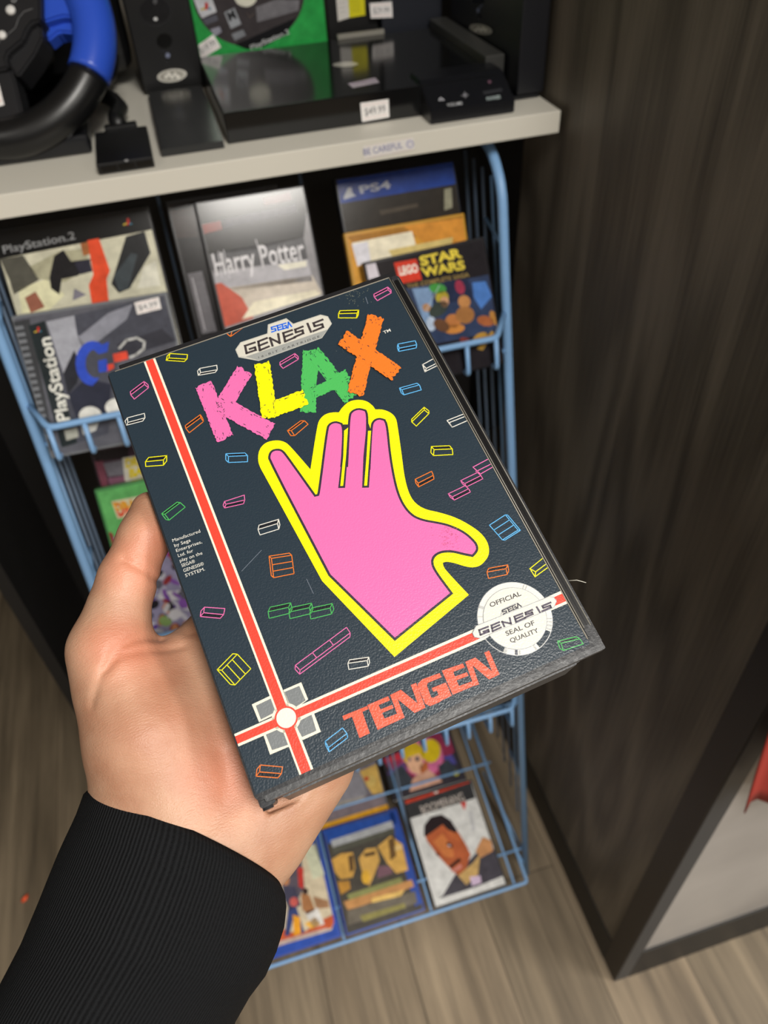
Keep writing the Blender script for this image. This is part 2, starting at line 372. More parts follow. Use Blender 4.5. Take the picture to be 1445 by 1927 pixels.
# stripes
A.poly([(269.3, 677.8), (290.9, 671.1), (590.6, 1450), (564.9, 1461.9)], CREAM, 3)
A.poly([(273, 676.7), (286.7, 672.2), (586.3, 1452), (569, 1462)], RED, 4)
A.poly([(434, 1384.6), (1056, 1112), (1067.5, 1136), (443, 1407.6)], CREAM, 3)
A.poly([(436, 1388.9), (1058.5, 1117), (1065, 1131.5), (441, 1403)], RED, 4)
cB = crop(400, 1150, 4.014)
A.conv = cB
for q, g in (([(670, 538), (722, 668), (600, 760), (535, 597)], [(655, 566), (703, 676), (600, 745), (543, 612)]),
             ([(297, 706), (440, 638), (520, 760), (352, 840)], [(327, 716), (447, 658), (510, 745), (366, 820)]),
             ([(435, 1085), (385, 938), (540, 850), (582, 1022)], [(450, 1052), (402, 932), (530, 870), (578, 1008)]),
             ([(818, 912), (765, 770), (600, 850), (680, 975)], [(785, 905), (748, 782), (620, 850), (676, 952)])):
    A.poly(q, CREAM, 1); A.poly(g, '6c7072', 2)
A.conv = lambda x, y: (x, y)
c0 = A.P((538.8, 1351.3)); sp = A.scale_at((538.8, 1351.3))
A.disc(c0, 27.5*sp, CREAM, 3); A.disc(c0, 22*sp, RED, 5); A.disc(c0, 18.7*sp, WHT, 6)
# the pink hand emblem
yo = [(485.2, 863.3), (488, 846), (500, 833), (520.8, 828.7), (536, 832), (546.8, 840.8), (584.2, 884.1), (597, 801), (602, 789), (612, 780), (626, 776.6), (637.6, 777), (643.8, 767.6), (656.3, 756.2), (672.9, 752.7), (689.5, 755.1), (701.9, 764.5), (706, 771.3), (720.6, 771.3), (735.1, 777), (744.5, 786.3), (747.6, 798.7), (756.3, 860), (760.5, 895.5), (768.4, 927.3), (779.6, 946.5), (798.7, 959.2), (827.3, 964.9), (859.2, 975.1), (887.8, 991), (905, 1004), (915, 1017), (919.7, 1029.2), (920, 1042), (916.5, 1051.5), (903.8, 1065.8), (887.8, 1069), (871.9, 1065.8), (852.8, 1059.5), (838, 1057.5), (833, 1060), (834, 1066), (840, 1075.4), (882, 1120), (742.3, 1236.8), (606, 1093.8), (500.5, 900), (488, 878)]
def soften(pts, it=2):
    """round the gentle bends of an outline, keep its sharp corners"""
    for _ in range(it):
        out = []; n = len(pts)
        for i in range(n):
            a, b, c = Vector(pts[i-1]), Vector(pts[i]), Vector(pts[(i+1) % n])
            if (b-a).angle(c-b, 0) < math.radians(48) and min((b-a).length, (c-b).length) < 60: out += [tuple(b+(a-b)*.25), tuple(b+(c-b)*.25)]
            else: out.append(tuple(b))
        pts = out
    return pts
yo = soften(yo)
A.poly(yo, YEL, 5)
pk = [(509.4, 866.8), (509, 858), (513, 851), (520.8, 848.8), (529, 850), (536.4, 858), (591.8, 936), (600.4, 934), (603, 925), (617.7, 808), (622, 800), (631.6, 796.6), (641, 800), (644.4, 809.7), (642, 860), (640, 880), (655, 880), (657, 840), (659.4, 784.2), (664, 776), (675, 771.8), (686, 775), (689.5, 784), (687, 860), (689, 885), (697, 885), (700.9, 802.9), (705, 794), (713.3, 790.4), (722, 793), (726.2, 802), (731.5, 857.3), (739.8, 905), (747.8, 933.7), (758.9, 956), (774.8, 973.5), (795.5, 982), (821, 986.2), (843.3, 991), (871.9, 1003.8), (891, 1021.3), (895.5, 1030), (894.8, 1037.2), (887.8, 1044.5), (871.9, 1041.3), (849.6, 1035.6), (827.3, 1037.2), (813, 1046.7), (809.8, 1061), (817.8, 1078.6), (846.4, 1116.8), (743, 1200.5), (622, 1081.6)]
pk = soften(pk)
def grow(pts, d):
    """offset a closed outline outwards"""
    Q = [Vector(A.P(p)) for p in pts]; n = len(Q); ar = sum(Q[i].x*Q[(i+1) % n].y-Q[(i+1) % n].x*Q[i].y for i in range(n)); sg = 1 if ar > 0 else -1; out = []
    for i in range(n):
        a, b, c = Q[i-1], Q[i], Q[(i+1) % n]; e1 = (b-a).normalized(); e2 = (c-b).normalized()
        n1 = Vector((e1.y, -e1.x))*sg; n2 = Vector((e2.y, -e2.x))*sg; m = (n1+n2); m = m.normalized() if m.length > 1e-6 else n1
        out.append(tuple(b+m*d/max(.55, m.dot(n1))))
    return out
DARK = '2f2c36'
Q = [Vector(A.P(p)) for p in pk]; n = len(Q); dd = 4.2*A.scale_at((700, 950))
A.raw(grow(pk, dd), DARK, 7)
A.poly(pk, PINK, 9)
for L, R in (((644.4, 809, 645.9, 860, 636.5, 919.6), (657, 800, 654.2, 860, 649.3, 919.2)), ((689.3, 800, 686.4, 860, 681.5, 919), (699.5, 815, 697.8, 860, 694.3, 918.6))):
    A.poly([(L[0]+1.5, L[1]-9), (L[2]-2.5, L[3]), (L[4], L[5]), (R[4], R[5]), (R[2], R[3]), (R[0], R[1])], DARK, 11)
A.poly([(647.5, 812), (655, 806), (651.2, 860), (645.8, 915.5), (640.4, 916), (646, 860)], YEL, 13)
A.poly([(692.5, 812), (698.2, 812), (694.7, 860), (690.8, 915), (685.2, 915.3), (689.6, 860)], YEL, 13)

# brush lettered title
def brush(c, strokes, wpx, L):
    """strokes with ragged ends and dry speckles"""
    for si, (x0, y0, x1, y1, wd) in enumerate(strokes):
        L = L+1.0*(si > 0)
        a, b = Vector((x0, y0)), Vector((x1, y1)); d = (b-a).normalized(); e = Vector((-d.y, d.x)); ln = (b-a).length; N = int(ln/3)
        pts = []
        for i in range(N+1): pts.append(a+d*ln*i/N+e*(wd/2+random.uniform(-1.3, 1.0)))
        for j in range(7): pts.append(b+d*random.uniform(-2.8, 2.6)+e*(wd/2-wd*(j+.5)/7))
        for i in range(N+1): pts.append(b-d*ln*i/N-e*(wd/2+random.uniform(-1.3, 1.0)))
        for j in range(7): pts.append(a+d*random.uniform(-2.8, 2.6)+e*(-wd/2+wd*(j+.5)/7))
        A.poly([tuple(p) for p in pts], c, L)
        for i in range(int(ln/4)):
            near = random.random() < .45; tt = random.choice((random.uniform(.01, .1), random.uniform(.9, .99))) if near else random.random()
            off = random.choice((-1, 1))*wd*random.uniform(.28, .46) if not near else random.uniform(-.42, .42)*wd
            p = a+d*ln*tt+e*off; l2 = random.uniform(1, 4.5 if not near else 3); w2 = random.uniform(.35, .9)
            A.poly([tuple(p+d*l2+e*w2*.4), tuple(p+e*w2), tuple(p-d*l2), tuple(p-e*w2)], NAVY, L+len(strokes))
c5 = lambda x, y: (380+x/4.817, 560+y/4.817); c6 = lambda x, y: (540+x/4.817, 560+y/4.817)
cA = lambda x, y: (180+x/2.89, 500+y/2.89)
def st(f, x0, y0, x1, y1, w): return (*f(x0, y0), *f(x1, y1), w)
brush(GRN, [st(c6, 215, 480, 190, 1045, 30), st(c6, 235, 500, 578, 925, 28)], 0, 8)
brush(GRN, [st(c6, 225, 870, 560, 712, 25)], 0, 10)
A.poly([c6(285, 665), c6(360, 762), c6(265, 805)], NAVY, 12)
brush(PINK, [st(cA, 588, 650, 705, 945, 33), st(cA, 812, 575, 678, 790, 32), st(cA, 668, 752, 955, 908, 33)], 0, 13)
brush(YEL, [st(cA, 905, 535, 948, 830, 30), st(cA, 925, 800, 1140, 722, 30)], 0, 19)
brush(ORG, [st(c6, 805, 180, 618, 885, 31), st(c6, 505, 375, 990, 700, 31)], 0, 23)
A.text('TM', (722.5, 629.5), (735.6, 624.2), (720, 624.5), WHT, 4, .01)

# floating outlined bricks
def brick(c, quad, d, div=0, wpx=1.5, axis=0):
    q = [Vector(p) for p in quad]; d = Vector(d); m = sum((q[i] for i in range(4)), Vector((0, 0)))/4
    A.line([tuple(p) for p in q], wpx, c, 2, True)
    def inside(p):
        s = [(q[(i+1) % 4]-q[i]).cross(p-q[i]) for i in range(4)]; return all(v >= 0 for v in s) or all(v <= 0 for v in s)
    vis = [not inside(p+d*.5) for p in q]
    for i in range(4):
        if vis[i]: A.line([tuple(q[i]), tuple(q[i]+d)], wpx, c, 2)
        if vis[i] and vis[(i+1) % 4]:
            A.poly([tuple(q[i]), tuple(q[(i+1) % 4]), tuple(q[(i+1) % 4]+d), tuple(q[i]+d)], '15181f', 1) if (q[(i+1) % 4]-q[i]).length > 18 and div == 0 else None
            A.line([tuple(q[i]+d), tuple(q[(i+1) % 4]+d)], wpx, c, 2)
    for j in range(1, div+1):
        t = j/(div+1)
        a, b = (q[0].lerp(q[3], t), q[1].lerp(q[2], t)) if axis == 0 else (q[0].lerp(q[1], t), q[3].lerp(q[2], t))
        A.line([tuple(a), tuple(b)], wpx, c, 2)
B = [(YEL, [(320, 666), (353, 668), (352, 676.5), (318, 674.4)], (-5, 4.5)),
     (WHT, [(376, 694), (408, 688), (409, 696.5), (377.5, 702)], (-4, 5)),
     (PINK, [(246.4, 743.8), (272.2, 724.3), (279.7, 730.5), (253.1, 751.7)], (-.8, -5.8)),
     (WHT, [(240, 787), (272, 778.5), (273.2, 787), (241, 795.5)], (-4.5, 6)),
     (ORG, [(350, 807), (378, 786.5), (383, 794), (356.5, 815)], (-1, -5.5)),
     (YEL, [(274, 869.5), (308, 866), (308, 876), (274.5, 878.5)], (6, -8)),
     (GRN, [(310.4, 968.3), (339.5, 946.5), (348.8, 954.9), (318.7, 979.3)], (-6, -1)),
     (PINK, [(422.6, 944.3), (459.7, 932.2), (460.7, 941.5), (425.4, 949.5)], (-2.5, 7)),
     (PINK, [(527, 687.5), (554.8, 671), (561.3, 677), (532.6, 694)], (0, -5)),
     (ORG, [(548, 811), (573, 792.5), (579.7, 799), (554.4, 820.5)], (-7, 0)),
     (BLU, [(430, 859.5), (466, 858), (466, 869.5), (430, 871)], (-5, -5)),
     (YEL, [(637, 591), (671.8, 590), (671, 599), (637, 599)], (3, -5.5)),
     (PINK, [(704, 559.5), (730, 546), (736, 552), (710, 566.5)], (-.5, -5)),
     (BLU, [(748.6, 648.2), (781.2, 642), (784, 649.5), (751, 656)], (-1, 6)),
     (BLU, [(756, 734), (789, 725), (792.6, 734.4), (760, 743.7)], (-4.6, -3)),
     (YEL, [(774.6, 794.6), (798, 772), (806.8, 779), (783.3, 802.5)], (0, -5)),
     (YEL, [(816.6, 846.8), (850.7, 845.4), (852, 856), (815.5, 858)], (-5, -6)),
     (ORG, [(781.2, 902.5), (812, 887.5), (815.3, 895), (786.6, 909.8)], (1, 7)),
     (ORG, [(916, 1077), (952, 1070.5), (954, 1081.5), (919, 1089)], (3, -7)),
     (GRN, [(1055.4, 1210.8), (1090.5, 1202.5), (1097, 1212), (1059.8, 1224.5)], (-6.8, -4)),
     (PINK, [(385, 1143), (423.3, 1145.6), (421, 1157), (383.5, 1153.5)], (-6.5, 7)),
     (WHT, [(485.6, 996.9), (522.3, 985.8), (524.7, 996.2), (489.4, 1007.2)], (2, -8)),
     (WHT, [(654.5, 1248.6), (691, 1243.5), (692.5, 1254), (656.5, 1260)], (3, -6.5)),
     (BLU, [(611.8, 1395.4), (644.6, 1370), (652.8, 1380.5), (618, 1407)], (1.3, 8)),
     (ORG, [(490.2, 1439.7), (532, 1443.5), (529.5, 1456), (488.4, 1452.7)], (-6.5, 8))]
for c, q, d in B: brick(c, q, d)
c3 = lambda x, y: (700+x/3.141, 800+y/3.141); c4 = lambda x, y: (260+x/2.89, 900+y/2.89)
for i in range(3):
    o = 113*i; brick(GRN, [c4(707+o, 727+2*i), c4(818+o, 703+2*i), c4(826+o, 735+2*i), c4(713+o, 763+2*i)], (4, -8.5), wpx=1.4)
brick(PINK, [c4(855, 1018), c4(1133, 812), c4(1153, 842), c4(880, 1045)], (-.5, 7.5), 2, axis=1)
brick(YEL, [c4(455, 1045), c4(540, 958), c4(613, 1037), c4(527, 1125)], (-8.5, -1), 2, axis=1)
brick(ORG, [c4(725, 437), c4(835, 420), c4(848, 520), c4(737, 542)], (-4.5, -4), 2)
brick(BLU, [c3(693, 593), c3(787, 532), c3(862, 622), c3(770, 680)], (4.5, .5), 2)
for i in range(2): brick(PINK, [c3(450+73*i, 408-78*i), c3(549+73*i, 360-78*i), c3(570+73*i, 378-78*i), c3(474+73*i, 426-78*i)], (3.5, 6), wpx=1.4)
for c, pl in ((PINK, [c3(685, 203), c3(596, 250), c3(640, 291), c3(712, 250)]), (PINK, [c3(703, 232), c3(614, 276)]),
              (WHT, [c6(1330, 557), c6(1228, 612), c6(1250, 675), c6(1362, 620)]), (WHT, [c6(1355, 600), c6(1262, 646), c6(1250, 675)]), (WHT, [c6(1228, 612), c6(1262, 646)]),
              (WHT, [(874, 781.5), (872, 779.8), (841, 792), (850.6, 804.6), (879, 792.3)]), (WHT, [(873, 785), (845, 796), (850.6, 804.6)]),
              (YEL, [c3(1010, 788), c3(932, 850), c3(962, 898), c3(1035, 845)]), (YEL, [c3(1030, 822), c3(966, 868), c3(962, 898)]), (YEL, [c3(932, 850), c3(966, 868)]),
              (ORG, [(457, 615), (434, 634), (426, 626), (428, 621)]), (ORG, [(434, 634), (436, 624)])):
    A.line(pl, 1.6, c, 2)

# console maker badge
A.conv = crop(380, 560, 4.817)
bd = [(303, 475), (350, 408), (592, 328), (598, 247), (765, 190), (828, 240), (1075, 157), (1142, 173), (1178, 240), (1088, 370), (515, 578), (333, 545)]
A.poly(bd, 'a8a79f', 1)
A.poly([(312, 476), (356, 414), (600, 334), (606, 252), (763, 199), (824, 249), (1075, 165), (1136, 180), (1169, 241), (1140, 290), (395, 540), (338, 537)], 'bbb8ad', 2)
A.poly([(400, 538), (1140, 294), (1083, 366), (515, 572)], '8b8d8a', 2)
GEN = [[(478, 412), (392, 441), (406, 508), (488, 480), (482, 455), (436, 470)], [(588, 372), (512, 402), (526, 482), (606, 448)], [(518, 441), (590, 412)],
       [(640, 440), (618, 372), (705, 415), (692, 335)], [(815, 300), (738, 326), (755, 402), (842, 366)], [(747, 362), (818, 335)],
       [(912, 268), (846, 294), (852, 320), (912, 302), (918, 328), (842, 362)], [(958, 242), (988, 314)], [(1092, 205), (1012, 236), (1022, 264), (1090, 246), (1098, 272), (1012, 308)]]
SEG = [[(672, 262), (630, 274), (634, 293), (666, 286), (670, 304), (634, 316)], [(714, 250), (684, 258), (692, 300), (724, 290)], [(688, 278), (716, 270)],
       [(760, 236), (728, 246), (737, 288), (768, 278), (762, 258), (748, 262)], [(780, 280), (784, 228), (812, 266)]]
for s_ in GEN: A.line(s_, 19, '3a3436', 4)
for s_ in SEG: A.line(s_, 12, '1c5fd0', 4)
A.text('1 6 - B I T   C A R T R I D G E', (515, 556), (1068, 364), (511, 538), '3c3c40', 4)
# publisher name
A.conv = crop(620, 1200, 4.25)
for pl in ([(103, 628), (300, 548), (310, 572), (262, 594), (322, 765), (240, 803), (180, 632), (115, 662)],
           [(303, 540), (468, 470), (483, 502), (392, 540), (408, 575), (500, 538), (512, 564), (420, 603), (440, 648), (548, 606), (556, 660), (385, 738)],
           [(485, 460), (570, 418), (706, 528), (650, 380), (692, 363), (767, 560), (680, 603), (544, 492), (600, 640), (558, 658)],
           [(705, 372), (740, 335), (880, 285), (895, 318), (785, 362), (778, 385), (812, 478), (825, 484), (872, 460), (858, 424), (830, 434), (818, 404), (930, 360), (976, 465), (905, 498), (880, 515), (805, 548), (765, 530), (708, 400)],
           [(898, 265), (1065, 208), (1080, 238), (988, 275), (1002, 312), (1098, 278), (1110, 305), (1015, 342), (1035, 388), (1142, 350), (1155, 385), (985, 458)],
           [(1085, 195), (1165, 160), (1300, 272), (1237, 122), (1275, 105), (1358, 295), (1275, 335), (1142, 222), (1195, 375), (1155, 388)]):
    A.poly(pl, 'd2523a', 2)
# maker's note
A.conv = crop(0, 800, 2.89)
for i, s_ in enumerate(('Manufactured', 'by Sega', 'Enterprises,', 'Ltd. for', 'play on the', 'SEGA\u00ae', 'GENESIS\u00ae', 'SYSTEM.')):
    L_ = (150, 88, 140, 82, 122, 72, 110, 106)[i]; x, y = 941+9.9*i, 638+27.2*i
    A.text(s_, (x, y), (x+L_, y-L_*.355), (x-5, y-17), WHT, 2, 0)
# seal of quality
cS = crop(880, 1080, 7.225); A.conv = cS
sc = Vector(A.P((640, 605))); R1 = ((Vector(A.P((1155, 600)))-sc).length+(Vector(A.P((125, 605)))-sc).length)/2
A.disc(sc, R1, '8d9096', 2); A.disc(sc, R1*.985, WHT, 5, 64)
def ang(x, y): v = Vector(A.P((x, y)))-sc; return math.degrees(math.atan2(v.y, v.x))
def sect(p, q, c, L, r0=.84, r1=.975):
    a, b = ang(*p), ang(*q); b += 360 if b < a else 0
    A.sector(sc, R1*r0, R1*r1, a, b, c, L)
sect((250, 880), (490, 1040), NAVY, 7); sect((930, 950), (1110, 785), NAVY, 7); sect((640, 1100), (680, 1100), '4c4f58', 7)
for p, q in (((150, 470), (160, 430)), ((135, 590), (136, 578)), ((805, 170), (795, 165)), ((770, 150), (758, 147)), ((1150, 620), (1150, 606)), ((1148, 668), (1150, 650)), ((1140, 725), (1147, 700)), ((1120, 770), (1128, 748)), ((500, 1040), (530, 1060)), ((905, 1010), (925, 1000)), ((700, 1100), (720, 1098))):
    a, b = ang(*p), ang(*q)
    if b < a: a, b = b, a
    A.sector(sc, R1*.84, R1*.975, a, b, 'a6a7a6', 8)
A.disc(sc, R1*.845, '8d9096', 9); A.disc(sc, R1*.83, 'c8c6bc', 11, 64)
A.poly([(440, 590), (462, 488), (655, 400), (740, 446), (600, 640)], '8d9096', 13); A.poly([(448, 592), (470, 494), (653, 409), (724, 450), (600, 640)], 'c8c6bc', 14)
A.poly([(58, 808), (105, 712), (1100, 312), (1165, 320), (1208, 375), (1168, 468), (165, 884), (85, 868)], '8d9096', 15)
A.poly([(68, 808), (112, 719), (1100, 320), (1160, 328), (1199, 376), (1162, 461), (165, 876), (90, 861)], 'c8c6bc', 16)
def amap(P0, U, Vv, base=(385, 480), u=(725, -262), v=(20, 75)):
    det = u[0]*v[1]-u[1]*v[0]
    def f(x, y):
        dx, dy = x-base[0], y-base[1]; a = (dx*v[1]-dy*v[0])/det; b = (u[0]*dy-u[1]*dx)/det
        return (P0[0]+a*U[0]+b*Vv[0], P0[1]+a*U[1]+b*Vv[1])
    return f
fm = amap((142, 812), (1002, -405), (26, 70))
for s_ in GEN: A.line([fm(*p) for p in s_], 25, '4a4553', 18)
fs = amap((470, 530), (245, -100), (18, 48), base=(630, 295), u=(180, -45), v=(8, 42))
for s_ in SEG: A.line([fs(*p) for p in s_], 15, '3c3c46', 18)
A.text('OFFICIAL', (308, 462), (728, 298), (286, 402), '3c3a3e', 13, .012)
A.text('SEAL OF', (525, 850), (912, 695), (502, 790), '3c3a3e', 13, .012)
A.text('QUALITY', (585, 945), (965, 795), (560, 888), '3c3a3e', 13, .012)
# scuffs in the film near the top and over the thumb of the emblem
A.conv = lambda x, y: (x, y)
for i in range(46):
    x, y = random.gauss(668, 13), random.gauss(556, 11); a = random.uniform(0, 3.1); l = random.uniform(.6, 2.4); A.line([(x, y), (x+l*math.cos(a), y+l*math.sin(a))], .55, '6f7264', 1)
for i in range(26):
    x, y = random.gauss(652, 8), random.gauss(645, 10); a = random.uniform(0, 3.1); l = random.uniform(.6, 2.2); A.line([(x, y), (x+l*math.cos(a), y+l*math.sin(a))], .5, '5b5f5c', 1)
for pl in ([(455, 1075), (492, 1036)], [(577, 1090), (590, 1118)], [(688, 560), (692, 572)]): A.line(pl, .8, '6d7480', 1)
for i in range(60):
    x, y = random.gauss(842, 10), random.gauss(1008, 16); l = random.uniform(.8, 2.2); A.line([(x, y), (x+l, y+random.uniform(-1.5, 1.5))], .7, 'c8648f', 20)
A.build('cover_print', k)
# worn pale line where the sleeve meets the rim
for nm, p, q in (('sleeve_edge', (KW-.0048, .004), (KW-.0048, KH-.001)), ('sleeve_edge', (.004, KH-.0010), (KW-.0048, KH-.0010))):
    bm = bmesh.new(); add_tube(bm, [(*p, .0003), (*q, .0003)], .00022, 6); from_bm(nm, bm, mat('worn_sleeve_edge', '8b867a', .4), k, True)

# ================================================================== THE HAND AND FOREARM
def kp(px, py, z): x, y = to_local(KM, px, py, z/1000); return np.array((x*1000, y*1000, z))   # millimetres in the case's frame
def capsule(G, a, b, ra, rb):
    ab = b-a; L2 = ab@ab; t = np.clip(((G[0]-a[0])*ab[0]+(G[1]-a[1])*ab[1]+(G[2]-a[2])*ab[2])/L2, 0, 1)
    return np.sqrt((G[0]-a[0]-ab[0]*t)**2+(G[1]-a[1]-ab[1]*t)**2+(G[2]-a[2]-ab[2]*t)**2)-(ra+(rb-ra)*t)
def smin(a, b, k):
    h = np.maximum(k-np.abs(a-b), 0)/k; return np.minimum(a, b)-h*h*h*k/6
palm = [((345, 1560, -44), (452, 1140, -40), 24, 12), ((370, 1560, -44), (535, 1125, -40), 24, 12.5), ((400, 1565, -44), (610, 1170, -40), 23, 12.5),
        ((455, 1575, -44), (676, 1270, -39.5), 20, 12), ((500, 1560, -43), (588, 1440, -42), 16, 15),
        ((300, 1300, -35), (430, 1165, -39), 13, 10), ((330, 1420, -34), (420, 1250, -40), 17, 13)]
arm = [((300, 1535, -44), (262, 1620, -44), 22.5, 23), ((405, 1590, -44), (370, 1670, -44), 22.5, 23), ((300, 1620, -45), (140, 1960, -47), 24, 24), ((365, 1650, -45), (205, 1990, -47), 24, 24)]
thenar = [((206, 1222, -20), (232, 1290, -24), 14, 16.5), ((232, 1290, -24), (275, 1385, -28), 16.5, 21), ((275, 1385, -28), (318, 1480, -38), 21, 23), ((318, 1480, -38), (345, 1580, -44), 23, 24)]
thumb = [((283, 961, -14), (272, 1010, -14), 7.6, 9.6), ((272, 1010, -14), (240, 1090, -16), 9.6, 10.6), ((240, 1090, -16), (224, 1145, -18), 10.6, 11.2), ((224, 1145, -18), (206, 1222, -20), 11.2, 14)]
fing = []
for pts, rr in (([(452, 1140, -40), (520, 970, -38.5), (566, 858, -36.5), (592, 790, -35)], (12, 9.4, 8.4, 7.2)),
                ([(535, 1125, -40), (618, 940, -38.5), (672, 818, -36.5), (702, 748, -35)], (12.5, 9.7, 8.6, 7.4)),
                ([(610, 1170, -40), (702, 985, -38.5), (760, 868, -36.5), (792, 800, -35)], (12.5, 9.3, 8.3, 7.2)),
                ([(676, 1270, -39.5), (755, 1120, -38), (800, 1035, -36), (826, 982, -34.5)], (12, 8.4, 7.5, 6.4))):
    fing.append([(pts[i], pts[i+1], rr[i], rr[i+1]) for i in range(3)])
allp = palm+arm+thenar+thumb+[c for f in fing for c in f]
pp = np.array([kp(*q) for c in allp for q in c[:2]]); rr = np.array([r for c in allp for r in c[2:]])
lo = (pp-rr[:, None]).min(0)-5; hi = (pp+rr[:, None]).max(0)+5; lo[1] = max(lo[1], -135)
H_ = 1.05; nx, ny, nz = [int(math.ceil((hi[i]-lo[i])/H_))+1 for i in range(3)]
G = np.meshgrid(lo[0]+np.arange(nx)*H_, lo[1]+np.arange(ny)*H_, lo[2]+np.arange(nz)*H_, indexing='ij', sparse=True)
def chain(cs, k):
    d = None
    for a, b, ra, rb in cs:
        c = capsule(G, kp(*a), kp(*b), ra, rb).astype(np.float32); d = c if d is None else smin(d, c, k)
    return d
S = chain(palm+arm, 14); S = smin(S, chain(thenar, 10), 20); S = smin(S, chain(thumb, 5), 9)
FF = None
for f in fing:
    c = chain(f, 4); FF = c if FF is None else smin(FF, c, 2.0)
S = smin(S, FF, 9)
# skin creases pressed into the surface facing out
def crease(pts, z, dep, wid):
    global S
    P2 = [kp(x, y, z)[:2] for x, y in pts]; D = None
    for a, b in zip(P2[:-1], P2[1:]):
        ab = b-a; t = np.clip(((G[0]-a[0])*ab[0]+(G[1]-a[1])*ab[1])/(ab@ab), 0, 1)
        d = np.sqrt((G[0]-a[0]-ab[0]*t)**2+(G[1]-a[1]-ab[1]*t)**2); D = d if D is None else np.minimum(D, d)
    S = S+(dep*np.exp(-(D/wid)**2)).astype(np.float32)
crease([(236, 1058), (262, 1070), (290, 1082)], -8, 1.1, 1.2)
crease([(222, 1122), (250, 1128), (276, 1120)], -8, .3, 2.0)
crease([(205, 1262), (222, 1228), (252, 1203), (283, 1188)], -10, 1.1, 1.6)
crease([(183, 1330), (205, 1275), (240, 1240), (290, 1222), (335, 1205)], -14, .8, 1.4)
crease([(330, 1178), (352, 1188), (372, 1186)], -22, .6, 1.5)
crease([(420, 1420), (430, 1470), (425, 1520), (400, 1560)], -22, .7, 3.0)
crease([(575, 1520), (598, 1490), (607, 1450)], -28, .6, 2.2)
# the case pressed into the hand: nothing of the hand may enter it
def boxd(lo3, hi3):
    q = [np.maximum(lo3[i]-G[i], G[i]-hi3[i]) for i in range(3)]
    return np.maximum(np.maximum(q[0], q[1]), q[2])
cut = boxd((.2, -2.6, -KT*1000-1.6), (KW*1000+.2, KH*1000+.3, 3.0)).astype(np.float32)
S = np.maximum(S, -cut+.15)
# surface nets
ins = S < 0
cx_ = (ins[:-1, :-1, :-1].astype(np.int8)+ins[1:, :-1, :-1]+ins[:-1, 1:, :-1]+ins[:-1, :-1, 1:]+ins[1:, 1:, :-1]+ins[1:, :-1, 1:]+ins[:-1, 1:, 1:]+ins[1:, 1:, 1:])
act = (cx_ > 0) & (cx_ < 8); idx = np.full(act.shape, -1, np.int64); cells = np.argwhere(act); idx[act] = np.arange(len(cells))
acc = np.zeros((len(cells), 3)); cnt = np.zeros(len(cells)); ci, cj, ck = cells.T
corners = [(a, b, c) for a in (0, 1) for b in (0, 1) for c in (0, 1)]
for i, p in enumerate(corners):
    for q in corners[i+1:]:
        if sum(abs(p[t]-q[t]) for t in range(3)) != 1: continue
        v0 = S[ci+p[0], cj+p[1], ck+p[2]]; v1 = S[ci+q[0], cj+q[1], ck+q[2]]; m = (v0 < 0) != (v1 < 0)
        t = np.where(m, v0/np.where(m, v0-v1, 1), 0)
        for a in range(3): acc[:, a] += np.where(m, p[a]+(q[a]-p[a])*t, 0)
        cnt += m
V = (cells+acc/cnt[:, None])*H_+lo
quads = []
for ax in range(3):
    o = [0, 0, 0]; o[ax] = 1; a_, b_2 = [(1, 2), (2, 0), (0, 1)][ax]
    s0 = ins[:nx-o[0], :ny-o[1], :nz-o[2]]; s1 = ins[o[0]:, o[1]:, o[2]:]
    E = np.argwhere(s0 != s1); E = E[(E[:, a_] > 0) & (E[:, b_2] > 0)]
    E = E[(E[:, 0] < act.shape[0]) & (E[:, 1] < act.shape[1]) & (E[:, 2] < act.shape[2])]
    d1 = np.zeros(3, int); d1[a_] = 1; d2 = np.zeros(3, int); d2[b_2] = 1
    g = lambda e: idx[e[:, 0], e[:, 1], e[:, 2]]
    qd = np.stack([g(E), g(E-d1), g(E-d1-d2), g(E-d2)], 1); fl = s0[E[:, 0], E[:, 1], E[:, 2]]
    qd = np.where(fl[:, None], qd, qd[:, ::-1]); quads.append(qd[(qd >= 0).all(1)])
quads = np.concatenate(quads)
me = bpy.data.meshes.new('person'); me.from_pydata((V/1000).tolist(), [], quads.tolist()); me.update()
for p in me.polygons: p.use_smooth = True
